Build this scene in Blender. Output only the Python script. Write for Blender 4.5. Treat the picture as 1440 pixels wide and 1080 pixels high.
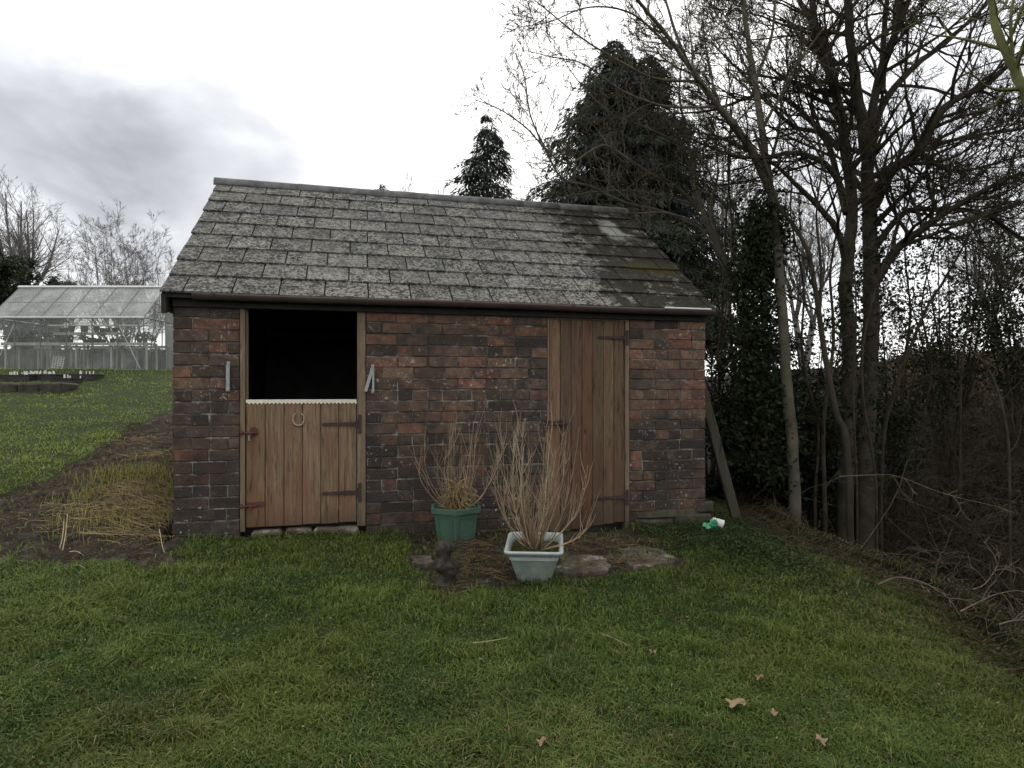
import bpy, math, random
import numpy as np
from mathutils import Vector, Matrix, noise as mnoise
R = math.radians
scn = bpy.context.scene
for o in list(bpy.data.objects): bpy.data.objects.remove(o)
COL = scn.collection

# ------------------------------------------------------------------ camera (world: X right, Y depth, Z up)
EYE = 1.21; F = 891.0; HZ = 547.0
cd = bpy.data.cameras.new('camera'); cam = bpy.data.objects.new('camera', cd); COL.objects.link(cam)
cam.location = (0, 0, EYE); cam.rotation_euler = (R(90), 0, 0)
cd.sensor_width = 36; cd.lens = F/1440*36; cd.shift_y = (HZ-540)/1440
cd.clip_start = .05; cd.clip_end = 3000
scn.camera = cam
scn.view_settings.view_transform = 'Standard'; scn.view_settings.look = 'None'
scn.view_settings.exposure = 0.82; scn.view_settings.gamma = 1
# ------------------------------------------------------------------ sky
SUN_EL, SUN_AZ = 42, -10       # azimuth from +Y, positive to the right
w = bpy.data.worlds.new('World'); scn.world = w; w.use_nodes = True
nt = w.node_tree; nt.nodes.clear(); N = nt.nodes.new; L = nt.links.new
out = N('ShaderNodeOutputWorld'); mixs = N('ShaderNodeMixShader'); b1 = N('ShaderNodeBackground'); b2 = N('ShaderNodeBackground')
sky = N('ShaderNodeTexSky'); sky.sky_type = 'NISHITA'; sky.sun_disc = False
sky.sun_elevation = R(SUN_EL); sky.sun_rotation = R(SUN_AZ)
L(sky.outputs[0], b1.inputs[0]); b1.inputs[1].default_value = .1
tc = N('ShaderNodeTexCoord')
def wm(op, a, b=None, c=None, clamp=False):
    n = N('ShaderNodeMath'); n.operation = op; n.use_clamp = clamp
    for i, v in enumerate((a, b, c)):
        if v is None: continue
        if isinstance(v, (int, float)): n.inputs[i].default_value = v
        else: L(v, n.inputs[i])
    return n.outputs[0]
def wdot(px, py):
    v = Vector(((px-720)/F, 1, (HZ-py)/F)).normalized()
    n = N('ShaderNodeVectorMath'); n.operation = 'DOT_PRODUCT'; L(tc.outputs['Generated'], n.inputs[0]); n.inputs[1].default_value = v
    return n.outputs['Value']
def wblob(px, py, r0, r1):      # 1 inside r1 degrees, 0 outside r0
    n = N('ShaderNodeMapRange'); n.interpolation_type = 'SMOOTHSTEP'
    d = wm('ADD', wdot(px, py), wm('MULTIPLY', wm('SUBTRACT', nz2, .5), .035))
    L(d, n.inputs[0]); n.inputs[1].default_value = math.cos(R(r0)); n.inputs[2].default_value = math.cos(R(r1))
    return n.outputs[0]
mp = N('ShaderNodeMapping'); mp.inputs['Scale'].default_value = (1, 1, 1.7); L(tc.outputs['Generated'], mp.inputs[0])
def wnoise(s, d, dist=0.0):
    n = N('ShaderNodeTexNoise'); n.inputs['Scale'].default_value = s; n.inputs['Detail'].default_value = d
    n.inputs['Distortion'].default_value = dist; L(mp.outputs[0], n.inputs['Vector']); return n.outputs[0]
nz = wnoise(3.0, 6, .1); nz2 = wnoise(5.5, 6, .2)
lobe = N('ShaderNodeMapRange'); lobe.interpolation_type = 'SMOOTHSTEP'; L(wdot(640, 60), lobe.inputs[0])
lobe.inputs[1].default_value = math.cos(R(95)); lobe.inputs[2].default_value = math.cos(R(14))
lobe.inputs[3].default_value = .80; lobe.inputs[4].default_value = 1.02
v = wm('MULTIPLY', lobe.outputs[0], wm('ADD', .74, wm('MULTIPLY', nz, .52)))
v = wm('MULTIPLY', v, wm('SUBTRACT', 1, wm('MULTIPLY', wblob(60, 262, 12, 1), .46)))
v = wm('MULTIPLY', v, wm('SUBTRACT', 1, wm('MULTIPLY', wblob(275, 285, 14, 1), .52)))
v = wm('MULTIPLY', v, wm('SUBTRACT', 1, wm('MULTIPLY', wblob(40, 120, 22, 4), .30)))
v = wm('ADD', v, wm('MULTIPLY', wblob(60, 375, 8, 1), .30))
v = wm('MULTIPLY', v, wm('SUBTRACT', 1, wm('MULTIPLY', wblob(1320, 300, 18, 3), .40)))
v = wm('ADD', v, wm('MULTIPLY', wblob(1400, 480, 12, 2), .25))
cr = N('ShaderNodeValToRGB'); L(v, cr.inputs[0])
cr.color_ramp.elements[0].position = 0; cr.color_ramp.elements[0].color = (0.02, .022, .025, 1)
e = cr.color_ramp.elements.new(.5); e.color = (.485, .492, .508, 1)
e = cr.color_ramp.elements.new(.8); e.color = (.81, .81, .815, 1)
cr.color_ramp.elements[-1].position = 1; cr.color_ramp.elements[-1].color = (1.05, 1.04, 1.01, 1)
L(cr.outputs[0], b2.inputs[0]); b2.inputs[1].default_value = 1.0
mixs.inputs[0].default_value = .93
L(b1.outputs[0], mixs.inputs[1]); L(b2.outputs[0], mixs.inputs[2]); L(mixs.outputs[0], out.inputs[0])
# ------------------------------------------------------------------ weak sun behind the cloud
sl = bpy.data.lights.new('sun', 'SUN'); sun = bpy.data.objects.new('sun', sl); COL.objects.link(sun)
sl.energy = .6; sl.angle = R(18); sl.color = (1, .96, .9)
sd = Vector((math.sin(R(SUN_AZ))*math.cos(R(SUN_EL)), math.cos(R(SUN_AZ))*math.cos(R(SUN_EL)), math.sin(R(SUN_EL))))
sun.rotation_euler = sd.to_track_quat('Z', 'Y').to_euler(); sun.location = (0, 0, 30)
scn.render.engine = 'CYCLES'
scn.cycles.max_bounces = 6; scn.cycles.transparent_max_bounces = 16

rnd = random.Random(7); rng = np.random.default_rng(7)
# ------------------------------------------------------------------ helpers
def P(px, py, Y): return Vector(((px-720)/F*Y, Y, EYE+(HZ-py)/F*Y))
CA, SA = .970, .2425
SX, SY = -2.836, 5.32                       # front left corner of the shed
def ss(a, b, x):
    t = np.clip((x-a)/(b-a), 0, 1); return t*t*(3-2*t)
def vnoise(x, y, s, seed=0):                # smooth value noise, vectorised
    r = np.random.default_rng(100+seed).random((256, 256))
    x = np.asarray(x, float)*s+50.3; y = np.asarray(y, float)*s+71.7
    xi = np.floor(x).astype(int); yi = np.floor(y).astype(int); fx = x-xi; fy = y-yi
    fx = fx*fx*(3-2*fx); fy = fy*fy*(3-2*fy)
    a = r[xi % 256, yi % 256]; b = r[(xi+1) % 256, yi % 256]; c = r[xi % 256, (yi+1) % 256]; d = r[(xi+1) % 256, (yi+1) % 256]
    return (a*(1-fx)+b*fx)*(1-fy)+(c*(1-fx)+d*fx)*fy
EDGE = 2.98
def T(X, Y, fine=True):
    X = np.asarray(X, float); Y = np.asarray(Y, float)
    lx = (X-SX)*CA+(Y-SY)*SA; ly = -(X-SX)*SA+(Y-SY)*CA
    z = -.04*np.clip(X+2.8, 0, 6)-.05*np.clip(5-Y, 0, 5)
    rise = np.clip(.147*(ly+.6), 0, 1.67)
    m = np.maximum(ss(0, -.7, lx), ss(4.5, 8, ly))
    z = z*(1-ss(6, 12, Y)*m) + rise*m
    e = EDGE+.10*np.sin(Y*1.7)+.12*(vnoise(X*0, Y, 1.5, 3)-.5)
    d = X-e
    far = 1.95+.25*(vnoise(X, Y, .12, 5)-.5)
    ditch = -1.75*ss(0, 1.3, d)
    zr = np.where(d > 0, -.22+ditch, z)
    zr = zr+ss(1.6, 8.5, d)*(far+1.97)
    k = ss(-.05, .25, d)
    z = z*(1-k)+zr*k
    z = z-.10*np.clip(1-np.abs(d)/.7, 0, 1)*(d <= 0)
    if fine:
        nr = ss(60, 20, Y)
        z = z+(.05*(vnoise(X, Y, .9, 1)-.5)+.03*(vnoise(X, Y, 3.1, 2)-.5))*nr
        pad = (lx > -.1)*(lx < 5.1)*(ly > -.05)*(ly < 4.3)
        z = np.where(pad, z-.25, z)
    return z
def Tz(x, y): return float(T(x, y))
def G(px, py):                              # point of the ground seen at a pixel
    Y = 1.0
    while Y < 60:
        p = P(px, py, Y)
        if p.z <= Tz(p.x, p.y): return Vector((p.x, p.y, Tz(p.x, p.y)))
        Y += .01 if Y < 9 else .05
    return P(px, py, 60)

def tag(o, label=None, cat=None, group=None, kind=None):
    if label: o['label'] = label
    if cat: o['category'] = cat
    if group: o['group'] = group
    if kind: o['kind'] = kind
    return o
def empty(name, loc=(0, 0, 0), rz=0.0, parent=None):
    o = bpy.data.objects.new(name, None); COL.objects.link(o); o.location = loc; o.rotation_euler = (0, 0, rz)
    o.empty_display_size = .2; o.parent = parent; return o

class MB:
    """collects geometry; build() links it as ONE mesh object"""
    def __init__(s): s.v = []; s.f = []; s.c = []; s.col = (1, 1, 1)
    def add(s, vs, fs):
        n = len(s.v); s.v += [tuple(p) for p in vs]; s.c += [s.col]*len(vs); s.f += [tuple(i+n for i in f) for f in fs]
    def box(s, a, b, jit=0, taper=0, mat=None):
        (x0, y0, z0), (x1, y1, z1) = a, b
        vs = [(x, y, z) for z in (z0, z1) for y in (y0, y1) for x in (x0, x1)]
        if jit: vs = [tuple(c+rnd.uniform(-jit, jit) for c in p) for p in vs]
        if mat is not None: vs = [mat @ Vector(p) for p in vs]
        s.add(vs, [(0, 2, 3, 1), (4, 5, 7, 6), (0, 1, 5, 4), (2, 6, 7, 3), (0, 4, 6, 2), (1, 3, 7, 5)])
    def bbox(s, a, b, bev=.004, jit=0, mat=None):       # bevelled box
        (x0, y0, z0), (x1, y1, z1) = a, b
        bm_c = Vector(((x0+x1)/2, (y0+y1)/2, (z0+z1)/2)); h = Vector((abs(x1-x0)/2, abs(y1-y0)/2, abs(z1-z0)/2))
        bev = min(bev, min(h)*.6)
        vs = []; idx = {}
        for sx in (-1, 1):
            for sy in (-1, 1):
                for sz in (-1, 1):
                    j = Vector([rnd.uniform(-jit, jit) for _ in range(3)])
                    for ax in range(3):
                        p = Vector((sx*h.x, sy*h.y, sz*h.z))
                        for k in range(3):
                            if k != ax: p[k] -= bev*(sx, sy, sz)[k]
                        idx[(sx, sy, sz, ax)] = len(vs); vs.append(bm_c+p+j)
        fs = []
        for ax in range(3):
            o1, o2 = [(1, 2), (2, 0), (0, 1)][ax]
            for sg in (-1, 1):
                q = []
                for (u, t) in ((-1, -1), (1, -1), (1, 1), (-1, 1)):
                    k = [0, 0, 0]; k[ax] = sg; k[o1] = u; k[o2] = t; q.append(idx[(*k, ax)])
                fs.append(q if sg > 0 else q[::-1])
        for ax in range(3):                              # edges along ax
            o1, o2 = [(1, 2), (2, 0), (0, 1)][ax]
            for u in (-1, 1):
                for t in (-1, 1):
                    def K(sa, which):
                        k = [0, 0, 0]; k[ax] = sa; k[o1] = u; k[o2] = t; return idx[(*k, which)]
                    q = [K(-1, o1), K(1, o1), K(1, o2), K(-1, o2)]
                    fs.append(q if u*t < 0 else q[::-1])
        for sx in (-1, 1):
            for sy in (-1, 1):
                for sz in (-1, 1):
                    q = [idx[(sx, sy, sz, a)] for a in range(3)]
                    fs.append(q if sx*sy*sz > 0 else q[::-1])
        if mat is not None: vs = [mat @ p for p in vs]
        s.add(vs, fs)
    def ring_loft(s, rings, cap0=True, cap1=True, closed=True):
        n = len(rings[0]); vs = [p for r in rings for p in r]; fs = []
        for i in range(len(rings)-1):
            for j in range(n if closed else n-1):
                k = (j+1) % n; fs.append((i*n+j, i*n+k, (i+1)*n+k, (i+1)*n+j))
        if cap0: fs.append(tuple(range(n))[::-1])
        if cap1: fs.append(tuple((len(rings)-1)*n+j for j in range(n)))
        s.add(vs, fs)
    def tube(s, pts, rad, n=8, cap=True):
        pts = [Vector(p) for p in pts]
        if not hasattr(rad, '__len__'): rad = [rad]*len(pts)
        rings = []; up = None
        for i, p in enumerate(pts):
            t = (pts[min(i+1, len(pts)-1)]-pts[max(i-1, 0)]).normalized()
            if up is None: up = Vector((0, 0, 1)) if abs(t.z) < .9 else Vector((1, 0, 0))
            a = t.cross(up).normalized(); b = a.cross(t).normalized(); up = b
            rings.append([p+(a*math.cos(2*math.pi*k/n)+b*math.sin(2*math.pi*k/n))*rad[i] for k in range(n)])
        s.ring_loft(rings, cap, cap)
    def build(s, name, m, parent=None, smooth=False, loc=None):
        me = bpy.data.meshes.new(name); me.from_pydata(s.v, [], s.f); me.update()
        a = me.color_attributes.new('Col', 'FLOAT_COLOR', 'POINT')
        c = np.ones((len(s.v), 4), np.float32); c[:, :3] = np.array(s.c, np.float32).reshape(-1, 3); a.data.foreach_set('color', c.ravel())
        if smooth: me.polygons.foreach_set('use_smooth', [True]*len(me.polygons))
        me.materials.append(m)
        o = bpy.data.objects.new(name, me); COL.objects.link(o); o.parent = parent
        if loc: o.location = loc
        return o
def np_mesh(name, V, Fq, m, parent=None, col=None, smooth=False, kind=None, uniform=4):
    """V (n,3), Fq (m,k) faces of equal size"""
    me = bpy.data.meshes.new(name); n = len(V); k = Fq.shape[1]; mf = len(Fq)
    me.vertices.add(n); me.vertices.foreach_set('co', np.asarray(V, np.float32).ravel())
    me.loops.add(mf*k); me.loops.foreach_set('vertex_index', Fq.astype(np.int32).ravel())
    me.polygons.add(mf); me.polygons.foreach_set('loop_start', np.arange(0, mf*k, k, dtype=np.int32))
    me.polygons.foreach_set('loop_total', np.full(mf, k, np.int32))
    if smooth: me.polygons.foreach_set('use_smooth', np.ones(mf, bool))
    me.update(calc_edges=True)
    if col is not None:
        a = me.color_attributes.new('Col', 'FLOAT_COLOR', 'POINT')
        c = np.ones((n, 4), np.float32); c[:, :3] = col; a.data.foreach_set('color', c.ravel())
    me.materials.append(m)
    o = bpy.data.objects.new(name, me); COL.objects.link(o); o.parent = parent
    return o

# ------------------------------------------------------------------ materials
class NT:
    def __init__(s, name, rough=.85, spec=.25):
        s.m = bpy.data.materials.new(name); s.m.use_nodes = True; s.t = s.m.node_tree
        s.b = s.t.nodes['Principled BSDF']; s.b.inputs['Roughness'].default_value = rough
        s.b.inputs['Specular IOR Level'].default_value = spec
        s.tc = s.t.nodes.new('ShaderNodeTexCoord')
    def obj(s, scale=(1, 1, 1), loc=(0, 0, 0)):
        n = s.t.nodes.new('ShaderNodeMapping'); n.inputs['Scale'].default_value = scale; n.inputs['Location'].default_value = loc
        s.t.links.new(s.tc.outputs['Object'], n.inputs[0]); return n.outputs[0]
    def noise(s, scale, detail=4, rough=.55, vec=None, dist=0.0):
        n = s.t.nodes.new('ShaderNodeTexNoise'); n.inputs['Scale'].default_value = scale; n.inputs['Detail'].default_value = detail
        n.inputs['Roughness'].default_value = rough; n.inputs['Distortion'].default_value = dist
        s.t.links.new(vec if vec is not None else s.tc.outputs['Object'], n.inputs['Vector']); return n.outputs[0]
    def vor(s, scale, vec=None):
        n = s.t.nodes.new('ShaderNodeTexVoronoi'); n.inputs['Scale'].default_value = scale
        s.t.links.new(vec if vec is not None else s.tc.outputs['Object'], n.inputs['Vector']); return n.outputs['Distance']
    def rng(s, x, a, b, c=0.0, d=1.0):
        n = s.t.nodes.new('ShaderNodeMapRange'); n.interpolation_type = 'SMOOTHSTEP'
        s.t.links.new(x, n.inputs[0])
        for i, v in enumerate((a, b, c, d)): n.inputs[i+1].default_value = v
        return n.outputs[0]
    def math(s, op, a, b=0.0, clamp=False):
        n = s.t.nodes.new('ShaderNodeMath'); n.operation = op; n.use_clamp = clamp
        for i, v in enumerate((a, b)):
            if isinstance(v, (int, float)): n.inputs[i].default_value = v
            else: s.t.links.new(v, n.inputs[i])
        return n.outputs[0]
    def mix(s, f, a, b, mode='MIX'):
        n = s.t.nodes.new('ShaderNodeMix'); n.data_type = 'RGBA'; n.blend_type = mode
        for i, v in ((0, f), (6, a), (7, b)):
            if isinstance(v, (int, float)): n.inputs[i].default_value = v
            elif isinstance(v, tuple): n.inputs[i].default_value = (*v, 1)
            else: s.t.links.new(v, n.inputs[i])
        return n.outputs[2]
    def ramp(s, f, stops):
        n = s.t.nodes.new('ShaderNodeValToRGB'); s.t.links.new(f, n.inputs[0]); cr = n.color_ramp
        while len(cr.elements) < len(stops): cr.elements.new(.5)
        for e, (p, c) in zip(cr.elements, stops): e.position = p; e.color = (*c, 1)
        return n.outputs[0]
    def attr(s):
        n = s.t.nodes.new('ShaderNodeAttribute'); n.attribute_name = 'Col'; return n.outputs['Color']
    def sep(s):
        n = s.t.nodes.new('ShaderNodeSeparateXYZ'); s.t.links.new(s.tc.outputs['Object'], n.inputs[0]); return n.outputs
    def base(s, c):
        if isinstance(c, tuple): s.b.inputs['Base Color'].default_value = (*c, 1)
        else: s.t.links.new(c, s.b.inputs['Base Color'])
        return s
    def bump(s, h, strength=.5, dist=.01):
        n = s.t.nodes.new('ShaderNodeBump'); n.inputs['Strength'].default_value = strength; n.inputs['Distance'].default_value = dist
        s.t.links.new(h, n.inputs['Height']); s.t.links.new(n.outputs[0], s.b.inputs['Normal']); return s
    def blob(s, c, r, nzv=None, amt=.5):                 # 1 near c, 0 outside radii r, ragged edge
        v = s.obj((1/r[0], 1/r[1], 1/r[2]), (-c[0]/r[0], -c[1]/r[1], -c[2]/r[2]))
        n = s.t.nodes.new('ShaderNodeVectorMath'); n.operation = 'LENGTH'; s.t.links.new(v, n.inputs[0])
        d = n.outputs['Value']
        if nzv is not None: d = s.math('ADD', d, s.math('MULTIPLY', s.math('SUBTRACT', nzv, .5), amt*2))
        return s.rng(d, 1.05, .55)

def m_simple(name, c, var=.3, sc=8, rough=.8, spec=.25, bump=.2, bscale=40, attr=False):
    t = NT(name, rough, spec); n = t.noise(sc, 5)
    k = t.ramp(n, [(.25, tuple(x*(1-var) for x in c)), (.75, tuple(min(1, x*(1+var)) for x in c))])
    if attr: k = t.mix(1.0, k, t.attr(), 'MULTIPLY')
    t.base(k)
    if bump: t.bump(t.noise(bscale, 4), bump, .005)
    return t.m

# brick
t = NT('brick', .92, .12); a = t.attr(); n1 = t.noise(14, 6, .65); n2 = t.noise(2.2, 4, .6, dist=.4); n3 = t.noise(60, 4, .7)
c = t.mix(1.0, a, t.ramp(n1, [(.25, (.5, .5, .52)), (.75, (1.5, 1.45, 1.4))]), 'MULTIPLY')
bb1 = t.rng(t.noise(5.5, 5, .65, t.obj((1, 1, 1.7), (2, 3, 1)), .5), .50, .62); c = t.mix(t.math('MULTIPLY', bb1, .55), c, (.050, .045, .043))
zz = t.sep()[2]; low = t.rng(zz, 1.25, .25, 0, .16)
soot = t.rng(t.math('ADD', n2, low), .47, .66); soot = t.math('MULTIPLY', soot, t.rng(n1, .25, .62))
c = t.mix(t.math('MULTIPLY', soot, .85), c, (.030, .027, .027))
moss = t.math('MULTIPLY', t.rng(zz, .30, -.25), t.rng(n1, .4, .7)); c = t.mix(t.math('MULTIPLY', moss, .55), c, (.045, .05, .025))
eff = t.math('MULTIPLY', t.rng(t.noise(28, 5, .75), .595, .65), t.rng(t.noise(1.7, 3, .5, t.obj((1, 1, 1), (4, 0, 2))), .42, .62))
c = t.mix(t.math('MULTIPLY', eff, .75), c, (.50, .47, .44)); sp2 = t.rng(t.noise(75, 3, .8), .63, .70); c = t.mix(t.math('MULTIPLY', sp2, .35), c, (.30, .28, .25)); t.base(c)
t.bump(t.math('ADD', n3, n1), 1.0, .010); M_BRICK = t.m
t = NT('mortar', .95, .1); n1 = t.noise(9, 6, .7)
c = t.ramp(n1, [(.3, (.045, .040, .036)), (.47, (.10, .088, .078)), (.64, (.32, .30, .275))])
ms = t.rng(t.noise(2.6, 4, .6, t.obj((1, 1, 1.6), (3, 1, 5))), .42, .58); c = t.mix(t.math('MULTIPLY', ms, .8), c, (.040, .036, .033))
t.base(c); t.bump(t.noise(90, 4), .8, .006); M_MORTAR = t.m
# slates
t = NT('slate', .95, .06); a = t.attr(); big = t.noise(1.3, 4, .6); fl = t.noise(34, 5, .75, dist=.6); mid = t.noise(9, 5, .65)
c = t.ramp(t.noise(26, 6, .7), [(.25, (.080, .077, .070)), (.5, (.172, .166, .152)), (.8, (.33, .322, .295))])
c = t.mix(1.0, c, a, 'MULTIPLY')
sp = t.rng(t.math('ADD', fl, t.math('MULTIPLY', mid, .38)), .66, .72)
c = t.mix(t.math('MULTIPLY', sp, t.rng(big, .3, .6, .6, 1.0)), c, (.026, .027, .025))
pale = t.rng(t.noise(62, 4, .8), .55, .66); c = t.mix(t.math('MULTIPLY', pale, t.rng(big, .35, .6, .15, .6)), c, (.42, .425, .40))
bl = t.noise(4.2, 7, .8, dist=.5); xx = t.sep()[0]
side = t.math('MULTIPLY', t.rng(xx, 3.4, 4.2), .26)
dm = t.rng(t.math('ADD', side, t.math('MULTIPLY', t.math('ADD', t.math('MULTIPLY', bl, .7), t.math('MULTIPLY', mid, .3)), 1.0)), .655, .735)
c = t.mix(t.math('MULTIPLY', dm, .88), c, (.018, .016, .011))
lt = t.blob((4.58, 1.50, 3.18), (.17, .46, .34), bl, 1.1); c = t.mix(t.math('MULTIPLY', lt, .65), c, (.36, .365, .33))
gm = t.blob((4.66, .60, 2.55), (.40, .26, .20), bl, .9); c = t.mix(t.math('MULTIPLY', gm, .7), c, (.042, .038, .012))
yl = t.rng(t.noise(19, 5, .8), .66, .72); c = t.mix(t.math('MULTIPLY', yl, .6), c, (.30, .28, .18))
t.base(c); t.bump(t.math('ADD', fl, t.math('MULTIPLY', mid, .6)), .6, .006); M_SLATE = t.m
M_RIDGE = m_simple('ridge_tile_grey', (.13, .13, .128), .45, 12, .85, .2, .5, 50)
# timber
def m_wood(name, lo, hi, red=None, redz=(1.3, -.2)):
    t = NT(name, .8, .25); v = t.obj((16, 16, .9)); g = t.noise(3.2, 7, .7, v, 1.2); g2 = t.noise(1.6, 3, .5, t.obj((7, 7, 1.1), (3, 1, 0)))
    c = t.ramp(g, [(.28, lo), (.72, hi)])
    if red:
        f = t.math('ADD', g2, t.rng(t.sep()[2], redz[0], redz[1], -.12, .16)); c = t.mix(t.rng(f, .46, .70, 0, .8), c, red)
    pal = t.rng(t.noise(2.2, 6, .75, t.obj((22, 22, 1.6), (9, 2, 4))), .60, .72); c = t.mix(t.math('MULTIPLY', pal, .5), c, tuple(min(.5, x*1.9) for x in hi))
    dk = t.rng(t.noise(3.0, 4, .6, t.obj((9, 9, 1.3), (1, 7, 5))), .54, .70); c = t.mix(t.math('MULTIPLY', dk, .75), c, tuple(x*.5 for x in lo))
    kn = t.rng(t.vor(2.4, t.obj((2.2, 2.2, .9), (.3, 0, .4))), .085, .03); c = t.mix(t.math('MULTIPLY', kn, .8), c, (.035, .02, .014))
    c = t.mix(t.math('MULTIPLY', t.rng(t.math('ADD', t.sep()[2], t.math('MULTIPLY', g2, .25)), .32, .06), .6), c, (.05, .042, .028)); c = t.mix(1.0, c, t.attr(), 'MULTIPLY'); st = t.rng(t.noise(1.5, 6, .8, t.obj((30, 30, .7), (2, 8, 1))), .50, .66); c = t.mix(t.math('MULTIPLY', st, .45), c, tuple(x*.6 for x in lo)); t.base(c); t.bump(g, .7, .005); return t.m
M_DOOR = m_wood('weathered_door_boards', (.085, .058, .038), (.26, .185, .12), (.150, .080, .052))
M_DOOR2 = m_wood('brown_door_boards', (.055, .038, .026), (.175, .120, .080), (.105, .062, .044), (2.0, -.2))
M_FRAME = m_wood('frame_timber', (.09, .066, .045), (.26, .19, .125))
M_OLDWOOD = m_wood('old_dark_timber', (.022, .021, .014), (.085, .078, .052))
M_DARK = m_simple('rotten_dark_board', (.022, .02, .018), .4, 12)
M_GUTTER = m_simple('brown_gutter_plastic', (.060, .040, .037), .25, 5, .45, .4, .05)
M_WHITE = m_simple('white_plastic', (.62, .61, .58), .12, 30, .5, .4, .05)
M_BONE = m_simple('chewed_white_metal_strip', (.62, .58, .47), .15, 20, .5, .4, .05)
M_RUST = m_simple('rusty_iron', (.045, .030, .026), .55, 40, .8, .35, .5, 90)
M_REDRUST = m_simple('red_rusty_iron', (.085, .032, .024), .5, 40, .8, .35, .5, 90)
M_SHOE = m_simple('worn_horseshoe_iron', (.26, .20, .14), .4, 60, .6, .4, .3, 90)
M_GALV = m_simple('galvanised_steel', (.27, .285, .29), .2, 60, .5, .5, .1)
M_INNER = m_simple('shade_toned_inner_wall', (.09, .085, .08), .3, 6)  # dark tone puts the interior's shade into the wall and floor colour
M_STONE = m_simple('mossy_footing_stone', (.050, .046, .033), .6, 9, .9, .2, .9, 25)
t = NT('dirty_concrete', .9, .2); n1 = t.noise(5, 6, .7); c = t.ramp(n1, [(.36, (.040, .032, .024)), (.54, (.11, .092, .070)), (.66, (.30, .275, .24))])
t.base(c); t.bump(t.noise(70, 5), .6, .008); M_CONC = t.m
# planters
t = NT('green_plastic', .6, .3); n1 = t.noise(7, 5, .6); c = t.ramp(n1, [(.3, (.042, .085, .063)), (.7, (.065, .120, .088))])
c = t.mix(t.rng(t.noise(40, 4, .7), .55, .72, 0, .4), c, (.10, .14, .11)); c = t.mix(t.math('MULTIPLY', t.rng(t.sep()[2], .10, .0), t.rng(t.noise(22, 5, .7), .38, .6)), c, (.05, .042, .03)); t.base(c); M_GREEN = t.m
t = NT('faded_green_plastic', .6, .35); n1 = t.noise(6, 5, .6, t.obj((3, 3, 1))); c = t.ramp(n1, [(.3, (.155, .195, .172)), (.7, (.25, .295, .262))])
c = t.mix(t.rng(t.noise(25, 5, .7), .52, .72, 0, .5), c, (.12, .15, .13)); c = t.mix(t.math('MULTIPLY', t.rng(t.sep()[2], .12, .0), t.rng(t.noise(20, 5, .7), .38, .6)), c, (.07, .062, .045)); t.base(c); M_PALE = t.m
M_RIM = m_simple('bleached_rim_plastic', (.34, .38, .36), .15, 20, .55, .4, .05)
M_SOIL = m_simple('potting_soil', (.045, .040, .020), .6, 25, .95, .1, 1.0, 60)
M_TWIG = m_simple('tan_dead_twig', (.255, .21, .155), .35, 20, .8, .2, .0, attr=True)
M_STRAW = m_simple('dry_straw', (.36, .29, .17), .3, 20, .8, .2, .0, attr=True)
# leaves/grass
def m_leaf(name, c=(1, 1, 1), trans=.25, rough=.55, spec=.3):
    t = NT(name, rough, spec); a = t.attr(); k = t.mix(1.0, a, c, 'MULTIPLY'); t.base(k)
    tr = t.t.nodes.new('ShaderNodeBsdfTranslucent'); t.t.links.new(k, tr.inputs[0])
    mx = t.t.nodes.new('ShaderNodeMixShader'); mx.inputs[0].default_value = trans
    o = t.t.nodes['Material Output']; t.t.links.new(t.b.outputs[0], mx.inputs[1]); t.t.links.new(tr.outputs[0], mx.inputs[2]); t.t.links.new(mx.outputs[0], o.inputs[0])
    return t.m
M_GRASS = m_leaf('grass_blades', trans=.3, rough=.6, spec=.2); M_IVY = m_leaf('evergreen_leaves', trans=.12, rough=.62, spec=.16)
M_CONIFER = m_leaf('conifer_sprays', trans=.08, rough=.7, spec=.15)
M_BARK = m_simple('dark_bark', (.042, .035, .024), .5, 7, .9, .15, .8, 30)
M_BARK2 = m_simple('pale_bark', (.090, .080, .057), .45, 5, .9, .15, .6, 30)
M_BARK3 = m_simple('mossy_bark', (.13, .13, .055), .5, 6, .9, .15, .6, 30)
M_FARBARK = m_simple('haze_pale_far_bark', (.16, .15, .14), .3, 3, .9, .1, 0)  # bark lightened, distance haze is put into its colour
M_BRAMBLE = m_simple('bramble_stem', (.080, .066, .044), .4, 3, .9, .15, 0, attr=True)
# ground: Col.r mud, Col.g near-black ditch, tree shade put into its colour
t = NT('turf_and_mud', .95, .12)
sp = t.t.nodes.new('ShaderNodeSeparateColor'); t.t.links.new(t.attr(), sp.inputs[0])
n1 = t.noise(6, 6, .7); n2 = t.noise(40, 5, .7)
turf = t.ramp(n1, [(.3, (.018, .026, .008)), (.7, (.042, .058, .018))])
mud = t.ramp(t.noise(9, 8, .78), [(.32, (.012, .009, .007)), (.52, (.048, .037, .027)), (.68, (.125, .10, .075))])
ditch_shade = t.ramp(n1, [(.3, (.006, .0055, .004)), (.7, (.018, .015, .010))])
c = t.mix(sp.outputs[0], turf, mud); c = t.mix(sp.outputs[1], c, ditch_shade); t.base(c); t.bump(t.math('ADD', n1, t.math('MULTIPLY', n2, .6)), 1.0, .05); M_GROUND = t.m

# ------------------------------------------------------------------ pixel-traced regions (masks on the ground)
def inpoly(px, py, poly):
    c = np.zeros(px.shape, bool); n = len(poly)
    for i in range(n):
        x0, y0 = poly[i]; x1, y1 = poly[(i+1) % n]
        k = ((y0 > py) != (y1 > py)) & (px < (x1-x0)*(py-y0)/((y1-y0) if y1 != y0 else 1e-9)+x0); c ^= k
    return c
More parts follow.
